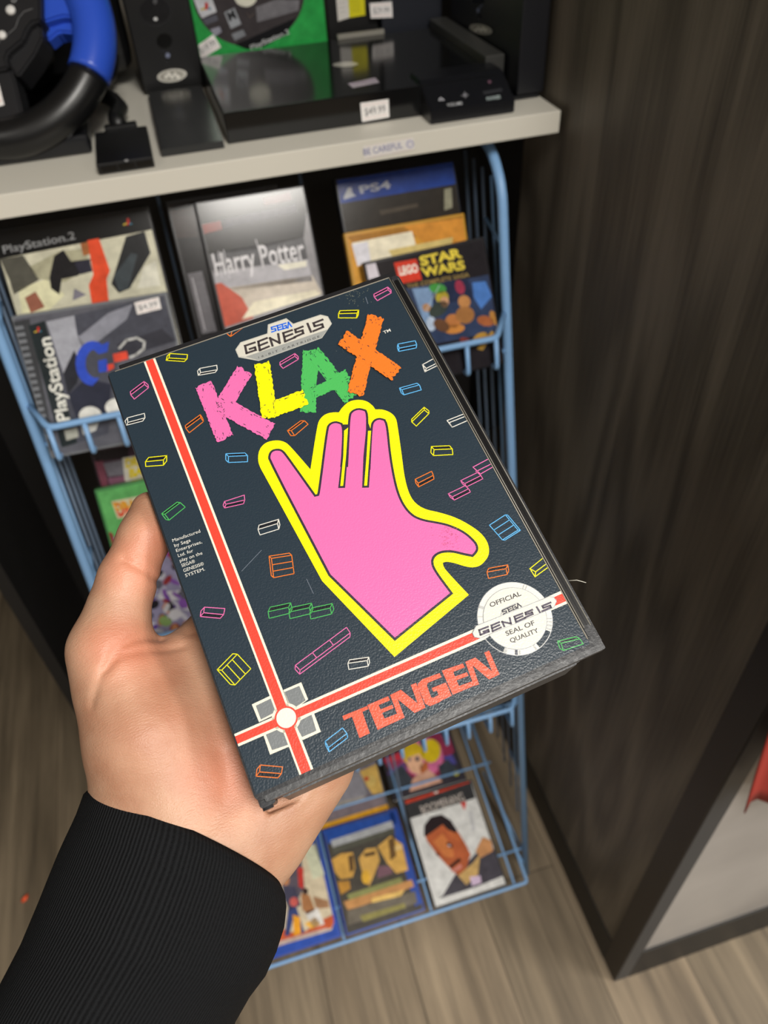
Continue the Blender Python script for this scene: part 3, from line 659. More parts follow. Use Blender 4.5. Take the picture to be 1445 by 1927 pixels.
def skin(nt, b):
    v = objco(nt)
    n = nd(nt, 'ShaderNodeTexNoise', Scale=42.0, Detail=3.0); nt.links.new(v, n.inputs['Vector'])
    cr = nd(nt, 'ShaderNodeValToRGB'); cr.color_ramp.elements[0].position = .36; cr.color_ramp.elements[0].color = lin('a0755c'); cr.color_ramp.elements[1].position = .64; cr.color_ramp.elements[1].color = lin('b38d73')
    nt.links.new(n.outputs['Fac'], cr.inputs['Fac'])
    mp = None; last = cr.outputs['Color']
    for (px, py, r, f) in ((258, 1075, .012, .5), (300, 1010, .010, .35), (205, 1225, .012, .3), (418, 1470, .014, .55), (262, 1225, .014, .35), (330, 1370, .02, .15)):
        x, y = to_local(KM, px, py, -.01); sx = nd(nt, 'ShaderNodeSeparateXYZ'); nt.links.new(v, sx.inputs[0]); cb = nd(nt, 'ShaderNodeCombineXYZ')
        nt.links.new(sx.outputs[0], cb.inputs[0]); nt.links.new(sx.outputs[1], cb.inputs[1])
        ds = nd(nt, 'ShaderNodeVectorMath', operation='DISTANCE'); nt.links.new(cb.outputs[0], ds.inputs[0]); ds.inputs[1].default_value = (x, y, 0)
        mr = nd(nt, 'ShaderNodeMapRange'); mr.interpolation_type = 'SMOOTHSTEP'; mr.inputs[1].default_value = 0; mr.inputs[2].default_value = r*1.6; mr.inputs[3].default_value = f; mr.inputs[4].default_value = 0
        nt.links.new(ds.outputs['Value'], mr.inputs[0])
        mx = nd(nt, 'ShaderNodeMix', data_type='RGBA'); nt.links.new(mr.outputs[0], mx.inputs[0]); nt.links.new(last, mx.inputs[6]); mx.inputs[7].default_value = lin('d0785c'); last = mx.outputs[2]
    nt.links.new(last, b.inputs['Base Color'])
    b.inputs['Subsurface Weight'].default_value = .12; b.inputs['Subsurface Radius'].default_value = (1, .35, .2); b.inputs['Subsurface Scale'].default_value = .004
    f = nd(nt, 'ShaderNodeTexNoise', Scale=1.0, Detail=3.0); nt.links.new(objco(nt, scale=(500, 1900, 900), rot=(0, 0, math.radians(24))), f.inputs['Vector'])
    vo = nd(nt, 'ShaderNodeTexVoronoi', feature='DISTANCE_TO_EDGE', Scale=1100.0); nt.links.new(v, vo.inputs['Vector'])
    ml = nd(nt, 'ShaderNodeMath', operation='MULTIPLY_ADD'); ml.inputs[1].default_value = .6; nt.links.new(vo.outputs['Distance'], ml.inputs[0]); nt.links.new(f.outputs['Fac'], ml.inputs[2])
    add_bump(nt, b, ml.outputs[0], .00026, .65)
SKIN = mat('skin', 'dcae90', .46, spec=.45, bump=skin)
person = link('person', me, None, (SKIN,), KM)
tag(person, 'person in a black ribbed sleeve, left hand holding the game case up', 'person')
sm_ = person.modifiers.new('smooth', 'SMOOTH'); sm_.factor = .5; sm_.iterations = 3

# thumb nail, edge-on at the far side of the tip
M2 = lambda px, py, z: Vector(kp(px, py, z))/1000
bm = bmesh.new(); rows = []
for i in range(7):
    u = i/6; row = []
    for j in range(7):
        a = math.radians(125+j*12); cx2, cy2, cz2 = kp(281-11*u, 960+46*u, -14); r = 8.3+1.7*u
        row.append(bm.verts.new(((cx2+r*math.cos(a)*1.0)/1000, (cy2-1*math.sin(a*0))/1000, (cz2-r*math.sin(a)*.9+0*u)/1000)))
    rows.append(row)
for i in range(6):
    for j in range(6): bm.faces.new((rows[i][j], rows[i+1][j], rows[i+1][j+1], rows[i][j+1]))
nail = from_bm('thumb_nail', bm, mat('nail', 'c9987f', .28, spec=.6), person, True); so = nail.modifiers.new('s', 'SOLIDIFY'); so.thickness = .0006

# ribbed black sleeve
def knit(nt, b):
    uv = nd(nt, 'ShaderNodeUVMap'); mp = nd(nt, 'ShaderNodeMapping'); nt.links.new(uv.outputs[0], mp.inputs['Vector'])
    mp.inputs['Scale'].default_value = (1, 1, 1)
    wv = nd(nt, 'ShaderNodeTexWave', Scale=62.0, Distortion=.35, wave_type='BANDS', bands_direction='X'); wv.inputs['Detail'].default_value = 1.0; wv.inputs['Detail Scale'].default_value = 30.0
    nt.links.new(mp.outputs[0], wv.inputs['Vector'])
    w2 = nd(nt, 'ShaderNodeTexWave', Scale=78.0, Distortion=.6, wave_type='BANDS', bands_direction='Y'); nt.links.new(mp.outputs[0], w2.inputs['Vector'])
    n = nd(nt, 'ShaderNodeTexNoise', Scale=900.0, Detail=2.0); nt.links.new(objco(nt), n.inputs['Vector'])
    a = nd(nt, 'ShaderNodeMath', operation='MULTIPLY_ADD'); a.inputs[1].default_value = .35; nt.links.new(w2.outputs['Fac'], a.inputs[0]); nt.links.new(wv.outputs['Fac'], a.inputs[2])
    a2 = nd(nt, 'ShaderNodeMath', operation='MULTIPLY_ADD'); a2.inputs[1].default_value = .6; nt.links.new(n.outputs['Fac'], a2.inputs[0]); nt.links.new(a.outputs[0], a2.inputs[2])
    add_bump(nt, b, a2.outputs[0], .0005, .8)
    cr = nd(nt, 'ShaderNodeValToRGB'); cr.color_ramp.elements[0].color = lin('08080a'); cr.color_ramp.elements[1].color = lin('17181a'); cr.color_ramp.elements[0].position = .2; cr.color_ramp.elements[1].position = 1.4
    nt.links.new(a2.outputs[0], cr.inputs['Fac']); nt.links.new(cr.outputs['Color'], b.inputs['Base Color'])
KNIT = mat('black_ribbed_knit', '141416', .85, spec=.12, bump=knit)
# stations: left edge pixel, right edge pixel, half thickness mm, centre depth mm
stn = [((174, 1516), (520, 1676), 27, -44), ((168, 1502), (529, 1668), 29.5, -44), ((163, 1508), (537, 1686), 31.5, -44), ((158, 1524), (539, 1706), 32.5, -44), ((146, 1560), (535, 1745), 33, -44), ((120, 1622), (521, 1792), 33, -45),
       ((90, 1692), (498, 1840), 32.5, -46), ((58, 1766), (466, 1880), 33.5, -46), ((28, 1822), (436, 1930), 34, -47), ((-8, 1890), (414, 1985), 35, -47), ((-60, 1990), (385, 2075), 37, -48), ((-120, 2110), (350, 2210), 38, -48)]
bm = bmesh.new(); uvl = bm.loops.layers.uv.new('UVMap'); NS = 96; rows = []; vv = 0; lastc = None; vs_ = []
AXV = (kp(346, 1501, -44)-kp(300, 1590, -44)); AXV = AXV/np.linalg.norm(AXV)
def cross(pl, pr, ht, z, fold=0.0, sh=0.0):
    a, b = kp(*pl, z), kp(*pr, z); c = (a+b)/2; h = (b-a)/2; hx = np.linalg.norm(h); h = h/hx; up = np.array((0, 0, 1.0)); R = []
    for j in range(NS):
        t = 2*math.pi*j/NS; co, si = math.cos(t), math.sin(t); e = .82
        x = math.copysign(abs(co)**e, co); y = math.copysign(abs(si)**e, si)
        k2 = 1+fold*math.sin(3*t+c[1]*.09)*.012+fold*math.sin(5*t-c[1]*.06)*.008
        R.append(Vector((c+h*hx*x*k2+up*ht*y*k2+AXV*ht*y*sh)/1000))
    return R, c
fine = []
for i in range(len(stn)-1):
    K = 1 if i < 3 else 6
    for q in range(K):
        t = q/K; A0, B0 = stn[i], stn[i+1]; L2 = lambda a, b: a+(b-a)*t
        fine.append(((L2(A0[0][0], B0[0][0]), L2(A0[0][1], B0[0][1])), (L2(A0[1][0], B0[1][0]), L2(A0[1][1], B0[1][1])), L2(A0[2], B0[2]), L2(A0[3], B0[3])))
fine.append(stn[-1]); SUNK = kp(*fine[0][0], -44)
for i, s_ in enumerate(fine):
    R, c = cross(*s_, fold=min(1, max(0, (i-6)/8)), sh=.24*max(0, 1-i/22));
    if lastc is not None: vv += np.linalg.norm(c-lastc)/100
    lastc = c; rows.append([bm.verts.new(p) for p in R]); vs_.append(vv)
for i in range(len(rows)-1):
    for j in range(NS):
        f = bm.faces.new((rows[i][j], rows[i+1][j], rows[i+1][(j+1) % NS], rows[i][(j+1) % NS]))
        for l, (u, v) in zip(f.loops, ((j/NS, vs_[i]), (j/NS, vs_[i+1]), ((j+1)/NS, vs_[i+1]), ((j+1)/NS, vs_[i]))): l[uvl].uv = (u, v)
bmesh.ops.recalc_face_normals(bm, faces=bm.faces)
sleeve = from_bm('sleeve', bm, KNIT, person, True)
so = sleeve.modifiers.new('s', 'SOLIDIFY'); so.thickness = .0015; so.offset = -1

# ================================================================== THE BLUE WIRE RACK
LEAN = Vector((0, .257, 1.0)).normalized(); FY = .483
def rk(x, z, off=0): return Vector((x, FY+z*.257-off, z))     # a point at height z, off metres in front of the leaning posts
rack = empty('wire_rack', 'light blue wire display rack leaning back under the white counter top', 'rack', (.07, FY, 0))
R0 = rack.location
def wire(name, pts, rad=.0022, m=WIRE, parent=rack, n=8): return tube(name, [Vector(p)-R0 for p in pts], rad, m, parent, n)
for x in (.343, -.203):
    wire('post', rounded([rk(x, 0), rk(x, 1.165), rk(x, 1.19)+Vector((0, .03, .004)), rk(x, 1.195)+Vector((0, .15, 0))], .03), .0060)
TZ = [1.026, .746, .466]
def basket(z):
    """a pocket of bent wires: top lip, short front drops and a wire floor running back to the posts"""
    bm = bmesh.new(); f = .042; T = lambda p: [Vector(q)-R0 for q in p]
    l, r = rk(-.180, z, f), rk(.314, z, f); bl, br = rk(-.2, z+.004, 0), rk(.34, z+.004, 0)
    add_tube(bm, T(rounded([bl, l, r, br], .008)), .0036)
    xs = [-.180+.0352*i for i in range(15)]; xs = [min(x, .3135) for x in xs]
    for x in xs:
        a = rk(x, z, f); b = rk(x, z-.036, f); c = rk(x, z-.041, .002)
        add_tube(bm, T(rounded([a, b, c], .006)), .0028, 7)
    add_tube(bm, T([rk(-.2, z-.041, 0), rk(.34, z-.041, 0)]), .0026)
    return from_bm('basket', bm, WIRE, rack, True)
for z in TZ: basket(z)
# back grid
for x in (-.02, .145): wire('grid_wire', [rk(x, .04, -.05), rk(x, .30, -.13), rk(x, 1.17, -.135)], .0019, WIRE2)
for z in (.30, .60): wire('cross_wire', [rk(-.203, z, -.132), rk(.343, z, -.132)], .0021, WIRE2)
for x in (.343, -.203):
    for z in (1.10, .80, .50, .24): wire('side_wire', [rk(x, z, 0), rk(x, z+.012, -.055)], .0022)
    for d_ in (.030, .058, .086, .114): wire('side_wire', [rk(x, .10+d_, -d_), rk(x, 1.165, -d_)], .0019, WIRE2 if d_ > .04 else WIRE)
    wire('side_brace', [rk(x, .05, 0), Vector((x-.02*np.sign(x), .66, .075))], .0022)
# bottom basket, a nearly flat wire tray
bs = lambda x, s, lift=0: Vector((x, .450+s*.966, .056+s*.259+lift))
wire('tray_wire', rounded([bs(-.203, .3), bs(-.20, 0), bs(.326, 0), bs(.326, .3)], .006), .0030)
for s_ in (.055, .215, .30): wire('tray_wire', [bs(-.203, s_), bs(.336, s_)], .0022)
for x in (-.16, -.011, .147, .303): wire('tray_wire', [bs(x, 0, -.003), bs(x, .31, -.003)], .0020)
wire('tray_wire', [bs(.326, .05), rk(.343, .02)], .0022); wire('tray_wire', [bs(-.2, .05), rk(-.203, .02)], .0022)

# ================================================================== GAME AND FILM CASES IN THE RACK
def case(name, label, cat, x, y, z, tilt, w, h, t, shell='161617', yaw=0, group=None, spine=None, art=None, clear=False, roll=0, m=.003):
    th = math.radians(tilt); ps = math.radians(yaw)
    xd = Vector((math.cos(ps), math.sin(ps), 0)); n = Vector((math.sin(ps)*math.cos(th), -math.cos(ps)*math.cos(th), math.sin(th))); yd = n.cross(xd)
    if roll: q = Matrix.Rotation(math.radians(roll), 3, n); xd = q@xd; yd = q@yd
    M = frame((x, y, z), xd, yd); e = empty(name, label, cat, M=M, group=group or {'game case': 'game cases in the wire rack', 'film case': 'film cases in the bottom tray'}.get(cat))
    sh = mat('case_shell_'+shell, shell, .25, spec=.5)
    box('shell', (0, 0, -t), (w, h, -.0004), sh, e, .0018)
    if spine: box('spine_label', (-.0004, .004, -t+.0015), (.0002, h-.004, -.002), mat('spine_'+spine, spine, .3), e, 0)
    A = Art(M, clamp=(m, w-m, m, h-m), matf=glossy, eps=.00006, z0=.0)
    art(A, w, h); A.build('cover_insert', e)
    return e
def bg(A, w, h, c, m=.003): A.raw([(m, m), (w-m, m), (w-m, h-m), (m, h-m)], c, 0)
def tagm(A, pts, L=20, txt=None):
    A.poly(pts, 'f0ecea', L)
    a, b, c, d = [Vector(p) for p in pts]
    for t in (.16, .84): A.line([tuple(a.lerp(d, t)+(b-a)*.08), tuple(b.lerp(c, t)-(b-a)*.08)], 1.6, 'd8a09a', L+1)
    if txt: A.text(txt, tuple(d.lerp(a, .3)+(b-a)*.12), tuple(c.lerp(b, .3)-(b-a)*.12), tuple(a.lerp(d, .3)+(b-a)*.12), '8e8c8e', L+2, .01)
C3 = crop(0, 380, 3.44); C4 = crop(300, 280, 3.6125); C5 = crop(620, 280, 3.6125)
s28, c28 = math.sin(math.radians(28)), math.cos(math.radians(28))
def ps_mark(A, x, y, s, L=9):
    A.poly([(x-.1*s, y-.6*s), (x+.3*s, y-.5*s), (x+.35*s, y+.1*s), (x+.1*s, y+.5*s), (x-.1*s, y+.5*s)], 'c8362c', L)
    A.poly([(x-.7*s, y+.35*s), (x-.1*s, y+.1*s), (x-.1*s, y+.35*s), (x-.6*s, y+.6*s)], 'c9b13c', L); A.poly([(x+.3*s, y+.1*s), (x+.8*s, y+.2*s), (x+.6*s, y+.45*s), (x+.3*s, y+.4*s)], '3f7f9a', L)

def art_ps2(A, w, h):
    bg(A, w, h, 'c9c6b0'); A.conv = C3
    A.poly([(-200, 60), (1100, 10), (1100, 160), (900, 195), (0, 370), (-200, 400)], '121315', 1)
    A.text('PlayStation.2', (25, 335), (490, 240), (12, 285), '8f9092', 3, .01); ps_mark(A, 825, 130, 42)
    A.poly([(0, 370), (150, 345), (200, 420), (260, 500), (160, 560), (90, 600), (60, 500)], '55544c', 1)
    A.poly([(190, 420), (380, 320), (560, 300), (580, 420), (420, 520), (250, 500)], 'a9a68c', 1)
    A.poly([(320, 490), (350, 350), (410, 310), (460, 385), (590, 368), (560, 440), (500, 480), (400, 500), (385, 600), (330, 560)], '1f1f22', 2)
    A.poly([(480, 390), (580, 370), (600, 450), (520, 470)], '2d2d3a', 3)
    A.poly([(565, 250), (640, 235), (712, 445), (690, 500), (705, 650), (595, 660), (575, 540), (605, 470)], 'e0502f', 3)
    A.poly([(520, 270), (600, 250), (600, 330), (540, 350)], 'a4663c', 2)
    A.poly([(815, 225), (935, 190), (975, 330), (840, 560), (770, 590), (720, 530)], '25272a', 3)
    A.poly([(735, 480), (850, 330), (890, 340), (830, 560), (770, 580)], '3d454a', 4)
    A.poly([(930, 420), (1010, 380), (1040, 540), (890, 560)], 'dedccc', 2)
    A.poly([(160, 620), (230, 580), (290, 680), (200, 720)], '96604e', 2); A.poly([(480, 560), (560, 600), (470, 640)], '7d7a86', 2)
    A.poly([(120, 560), (300, 500), (420, 600), (300, 720), (140, 720)], 'dcd9b4', 1)
case('game_case', 'cream and red game case with black top band, behind the grey jewel case', 'game case', -.188, .729, .990, 28, .159, .220, .014, art=art_ps2)

def art_jewel(A, w, h):
    bg(A, w, h, '5c5d66'); A.conv = C3
    A.poly([(60, 780), (190, 755), (360, 1600), (300, 1620)], '3a3c40', 1)
    for i in range(17): A.poly([(85+11*i, 810+44*i), (150+11*i, 800+44*i), (156+11*i, 822+44*i), (91+11*i, 832+44*i)], '74777d' if i % 1 == 0 else '2c2e32', 2)
    A.poly([(185, 800), (290, 770), (500, 1560), (400, 1590)], '20292c', 3)
    A.text('PlayStation', (452, 1410), (325, 872), (372, 1425), 'e6e6de', 6, .02); ps_mark(A, 245, 828, 34)
    A.poly([(300, 775), (880, 640), (1060, 610), (1150, 900), (760, 1020), (700, 1500), (500, 1560)], '4b4d58', 1)
    A.poly([(300, 775), (480, 735), (500, 860), (560, 930), (410, 1110)], 'a2a4ae', 2)
    A.poly([(500, 880), (700, 720), (860, 660), (820, 760), (640, 900), (540, 960)], '8c8e9a', 2)
    A.poly([(410, 1110), (480, 960), (520, 1050), (500, 1170), (440, 1250)], '2a2c34', 3)
    A.poly([(440, 1250), (560, 1140), (720, 1180), (700, 1400), (520, 1460)], '2e3140', 3)
    A.poly([(760, 920), (1050, 820), (1130, 900), (780, 1010)], '3a3b44', 2)
    # blue arc and red squares of the racing emblem
    arc = [(600+130*math.cos(math.radians(a))*.85, 1045+145*math.sin(math.radians(a))) for a in range(300, 75, -15)]
    arc2 = [(625+90*math.cos(math.radians(a))*.8, 1045+95*math.sin(math.radians(a))) for a in range(75, 301, 15)]
    A.poly(arc+arc2, '3350c0', 6); A.poly([(600, 950), (705, 905), (695, 970), (640, 985)], '3350c0', 7)
    A.poly([(635, 1030), (690, 1015), (700, 1095), (640, 1105)], '3350c0', 7)
    A.poly([(730, 985), (820, 965), (832, 1015), (740, 1040)], 'e2503c', 7); A.poly([(682, 1055), (735, 1045), (740, 1075), (690, 1100)], 'e2503c', 7)
    A.line([(775, 945), (820, 895), (885, 880), (935, 905), (930, 950), (880, 990), (845, 1005)], 15, 'c5c6c4', 6)
    A.ell(585, 1385, 75, 62, 'dcdcd6', 5); A.ell(760, 1330, 80, 60, 'e4e4de', 5); A.poly([(520, 1440), (640, 1420), (620, 1480), (540, 1510)], 'c9c9c4', 5)
    A.poly([(415, 1480), (500, 1460), (510, 1520), (430, 1545)], 'a8a99f', 5)
    tagm(A, [(868, 652), (1028, 615), (1045, 692), (890, 730)], 20, '$4.99')
case('game_case', 'grey ridged jewel case with a blue arc emblem, leftmost in the top basket', 'game case', -.190, .705, .987, 28, .156, .149, .011, '6d7075', art=art_jewel, roll=-1, m=.0015)

def art_hp(A, w, h):
    bg(A, w, h, '8e8c90'); A.conv = C4
    A.poly([(200, 150), (1000, 150), (1040, 420), (980, 600), (640, 690), (320, 720)], '1c1918', 1)
    A.poly([(270, 520), (415, 490), (425, 550), (280, 582)], '7a3228', 2); A.poly([(430, 480), (930, 375), (940, 430), (440, 545)], '2c2833', 2); A.poly([(700, 330), (890, 295), (900, 350), (710, 385)], '4a2220', 2)
    A.poly([(320, 715), (980, 600), (1010, 760), (340, 830)], '4d4c50', 1)
    A.text('Harry Potter', (385, 862), (995, 748), (352, 715), 'dcdade', 4, .012)
    for p in (((400, 700), (425, 880)), ((435, 690), (480, 885)), ((655, 620), (712, 810))): A.line(p, 5, 'd6d4da', 4)
    A.poly([(345, 850), (1010, 750), (1040, 900), (370, 980)], 'b4b2b8', 2)
    A.poly([(370, 960), (1040, 860), (1110, 980), (430, 1210)], 'cfc4b6', 2)
    A.poly([(370, 920), (420, 910), (560, 1010), (640, 1150), (430, 1215)], 'c86250', 3)
    A.poly([(640, 1040), (1060, 960), (1100, 990), (560, 1160)], 'eee6cc', 4); A.poly([(800, 790), (1000, 760), (1000, 800), (850, 825)], 'ece8d6', 3)
case('game_case', 'cloudy grey and red disc case with spiky white title, middle of top basket', 'game case', .0165, .715, .985, 28, .117, .226, .015, '3a3a3c', art=art_hp)
def art_dk(A, w, h):
    bg(A, w, h, '242325'); A.conv = C4; A.poly([(70, 420), (240, 390), (260, 600), (110, 610)], '38302e', 1); A.poly([(190, 850), (290, 830), (390, 1240), (290, 1260)], '6f6d72', 1); A.line([(225, 880), (310, 1230)], 6, 'c2c0c6', 2)  # the pale line is white glare painted along the spine edge
case('game_case', 'dark disc case with pale glare painted along its edge, behind the cloudy grey one', 'game case', -.012, .734, .985, 28, .12, .224, .014, '2b2b2d', art=art_dk)

def art_ps4(A, w, h):
    bg(A, w, h, '2a2520'); A.conv = C5
    A.poly([(20, 200), (860, 60), (880, 235), (60, 375)], '1d3f93', 1)
    A.poly([(95, 330), (125, 265), (150, 262), (155, 300), (180, 320), (100, 345)], 'c9ccd4', 3); A.text('PS4', (210, 305), (420, 265), (196, 255), 'b9bcc8', 3, .03)
    A.poly([(780, 275), (830, 265), (835, 400), (780, 420)], '8a8874', 2); A.poly([(340, 420), (600, 370), (600, 395), (350, 450)], '4a4238', 2)
case('game_case', 'dark game case with plain blue top strip, back right of top basket', 'game case', .172, .752, .985, 28, .142, .214, .014, '10131c', art=art_ps4)
def art_yel(A, w, h):
    bg(A, w, h, 'd69a3a'); A.conv = C5
    A.poly([(110, 600), (930, 440), (960, 560), (160, 640)], 'a8742c', 1); A.poly([(500, 520), (920, 470), (950, 620), (700, 680)], 'd8923a', 2)
    A.poly([(150, 640), (560, 560), (600, 700), (200, 790)], 'f3ead0', 3); A.poly([(150, 650), (260, 630), (280, 760), (190, 800)], 'e4e2ea', 4)  # cream and near-white patches: glare painted into the cover colour
    A.poly([(400, 690), (840, 600), (830, 650), (430, 740)], 'd9c27c', 4)
case('game_case', 'orange glossy game case with painted cream glare, directly below the blue-striped one', 'game case', .168, .727, .985, 28, .141, .166, .013, 'b98a2c', art=art_yel)

def art_lsw(A, w, h):
    bg(A, w, h, '232024'); A.conv = C5
    A.poly([(440, 960), (960, 880), (1100, 850), (1200, 1230), (700, 1330)], '33405e', 1)
    A.poly([(970, 910), (1060, 900), (1120, 1000), (1030, 1090), (980, 1010)], '4e7cc4', 2); A.poly([(560, 950), (700, 940), (700, 1200), (640, 1180)], '7f9bc0', 2); A.poly([(760, 900), (940, 880), (980, 1020), (800, 1050)], '28304a', 2)
    A.poly([(200, 790), (310, 765), (340, 870), (215, 900)], 'd8d2dc', 2)
    A.poly([(436, 775), (590, 748), (628, 890), (478, 920)], 'd8402c', 3)
    A.text('LEGO', (478, 860), (605, 835), (466, 805), 'f2ece0', 6, .04)
    A.text('STAR', (622, 795), (905, 735), (605, 735), 'e6d04c', 4, .045); A.text('WARS', (630, 870), (925, 815), (615, 812), 'e6d04c', 4, .045)
    A.text('THE COMPLETE SAGA', (530, 950), (950, 868), (524, 922), 'a08850', 4, .015)
    rr_ = random.Random(3)
    for x, y, a, b, c in ((735, 950, 60, 35, '4a9a48'), (765, 1010, 45, 45, 'b9a83c'), (780, 1040, 30, 38, 'd6a47c'), (740, 1090, 75, 45, '3b4440'), (660, 1080, 30, 28, 'b58a66'), (885, 940, 32, 50, '9c3850'), (915, 1040, 42, 45, 'c48a54'), (920, 1130, 65, 60, 'a87444'), (840, 1170, 55, 48, 'c07c48'), (760, 1200, 60, 40, '6b4a34'), (738, 1185, 24, 24, 'd03a3c'), (850, 1225, 70, 32, 'd08a44'), (1060, 1170, 60, 35, 'a8623c'), (1120, 1150, 26, 55, 'c08844'), (1020, 1290, 60, 34, 'b58a3c'), (930, 1310, 50, 25, '7c3a34'), (690, 1190, 35, 50, 'b9c9e0')):
        A.ell(x, y, a, b, c, 5+rr_.randint(0, 5), rr_.uniform(-40, 40), 12)
    A.line([(655, 1100), (745, 930)], 4, 'b9c4cc', 12); A.poly([(1000, 1360), (1100, 1240), (1120, 1250), (1040, 1370)], 'c49a44', 12)
case('game_case', 'black game case with red square and yellow title, front right of top basket', 'game case', .184, .703, .984, 28, .143, .144, .013, '17161a', art=art_lsw, roll=2.0)

# second basket
CZ = crop(0, 800, 2.89)
def art_purple(A, w, h):
    bg(A, w, h, '4a3440'); A.conv = CZ
    A.poly([(480, 150), (700, 110), (700, 180), (520, 200)], '231a20', 1); A.poly([(500, 200), (560, 190), (590, 340), (540, 350)], '74404e', 1); A.poly([(560, 210), (700, 180), (700, 270), (590, 280)], '6d6a72', 1)
    A.poly([(590, 290), (720, 270), (760, 320), (600, 340)], '83586c', 1)
    A.poly([(665, 180), (1000, 120), (1010, 250), (680, 310)], 'cfcabc', 2); A.text('DRAGON', (685, 232), (900, 190), (680, 185), 'ddc418', 4, .05); A.text('BALL Z', (705, 285), (900, 245), (700, 240), 'ddc418', 4, .05)
case('game_case', 'maroon game case with yellow title letters, behind the green one', 'game case', -.168, .662, .700, 28, .14, .262, .014, '2a1c22', art=art_purple)
def art_green(A, w, h):
    bg(A, w, h, '5fa860'); A.conv = CZ
    A.poly([(605, 415), (1100, 320), (1110, 430), (640, 510)], 'cfc9a8', 1); A.text('DRAGON BALL Z', (645, 495), (1090, 420), (612, 425), 'd8583a', 3, .05); A.text('DRAGON BALL Z', (632, 462), (1080, 388), (612, 425), 'dba032', 4, .05)
    rr_ = random.Random(5); cols = ['5f3f8c', 'b9b8c4', '1f1c22', 'a4603c', 'c8c6cc', '7c4fa0', '8a3034', '5b5a66', 'c98a60', '7f9a5c']
    A.poly([(570, 620), (1100, 520), (1150, 1200), (640, 1200)], '8b86a4', 2)
    for i in range(190): A.ell(rr_.uniform(580, 1120), rr_.uniform(600, 1130), rr_.uniform(12, 40), rr_.uniform(10, 34), rr_.choice(cols), 3+i % 9, rr_.uniform(0, 90), 8)
case('game_case', 'green game case with a crowded purple and white cover, seen between thumb and held case', 'game case', -.170, .628, .698, 28, .137, .236, .014, '3f7a46', art=art_green)

# bottom tray
C6 = crop(700, 1340, 4.516); C7 = crop(500, 1500, 4.516); C8 = crop(500, 1380, 5.558)
def flat(name, label, x, s, lift, w, h, shell, art, tilt=75, roll=0):
    p = bs(x, s, lift); return case(name, label, 'film case', p.x, p.y, p.z, tilt, w, h, .013, shell, art=art, roll=roll)
def art_white(A, w, h):
    bg(A, w, h, 'dcdcda'); A.conv = C6
    A.poly([(230, 700), (820, 530), (880, 730), (310, 910)], '38383a', 1); A.poly([(245, 735), (815, 548), (828, 600), (262, 790)], 'c9442f', 2); A.ell(540, 672, 22, 20, 'ecd8d0', 3)
    A.text('BOOMERANG', (430, 870), (790, 750), (405, 800), 'cfc4bc', 3, .0); A.poly([(750, 770), (800, 760), (788, 838)], 'd23c30', 4)
    A.poly([(700, 1390), (760, 1330), (900, 1180), (1040, 1160), (1120, 1390), (900, 1480), (560, 1590), (600, 1560)], '46434c', 2)
    A.poly([(450, 1050), (600, 950), (720, 1000), (800, 1130), (838, 1210), (800, 1330), (740, 1390), (690, 1360), (560, 1220), (470, 1100)], 'b8603a', 4)
    A.poly([(520, 1100), (600, 1030), (680, 1150), (700, 1240), (620, 1230)], 'd07c46', 5); A.poly([(600, 960), (700, 1000), (760, 1100), (690, 1090)], 'c0683c', 5)
    A.poly([(440, 1050), (445, 960), (500, 890), (590, 870), (670, 920), (720, 1000), (715, 1030), (640, 1000), (600, 955), (540, 1000), (455, 1060)], '2b2124', 6)
    A.ell(660, 1130, 34, 16, '5b3222', 7, 35); A.ell(655, 1135, 14, 8, 'c9c0cc', 8); A.ell(560, 1210, 22, 12, '6d3a26', 7, 35)
    A.poly([(650, 1310), (740, 1240), (760, 1260), (670, 1330)], '3a2018', 7); A.poly([(670, 1350), (750, 1290), (770, 1320), (700, 1360)], 'd08478', 8)
    A.poly([(880, 1180), (940, 1060), (1010, 1090), (1030, 1180), (920, 1240)], 'c99060', 5); A.poly([(730, 1390), (860, 1280), (920, 1200), (900, 1380), (800, 1470)], 'c8a468', 4); A.poly([(830, 1400), (920, 1390), (930, 1450), (850, 1480)], 'd8c0dc', 6)
    A.poly([(820, 850), (850, 840), (880, 1000), (850, 1020)], 'c4c4c6', 2)
flat('film_case', 'white film case with a man\'s tilted face under red and black bands, bottom tray', .153, .004, .003, .137, .190, '2b2b2e', art_white)
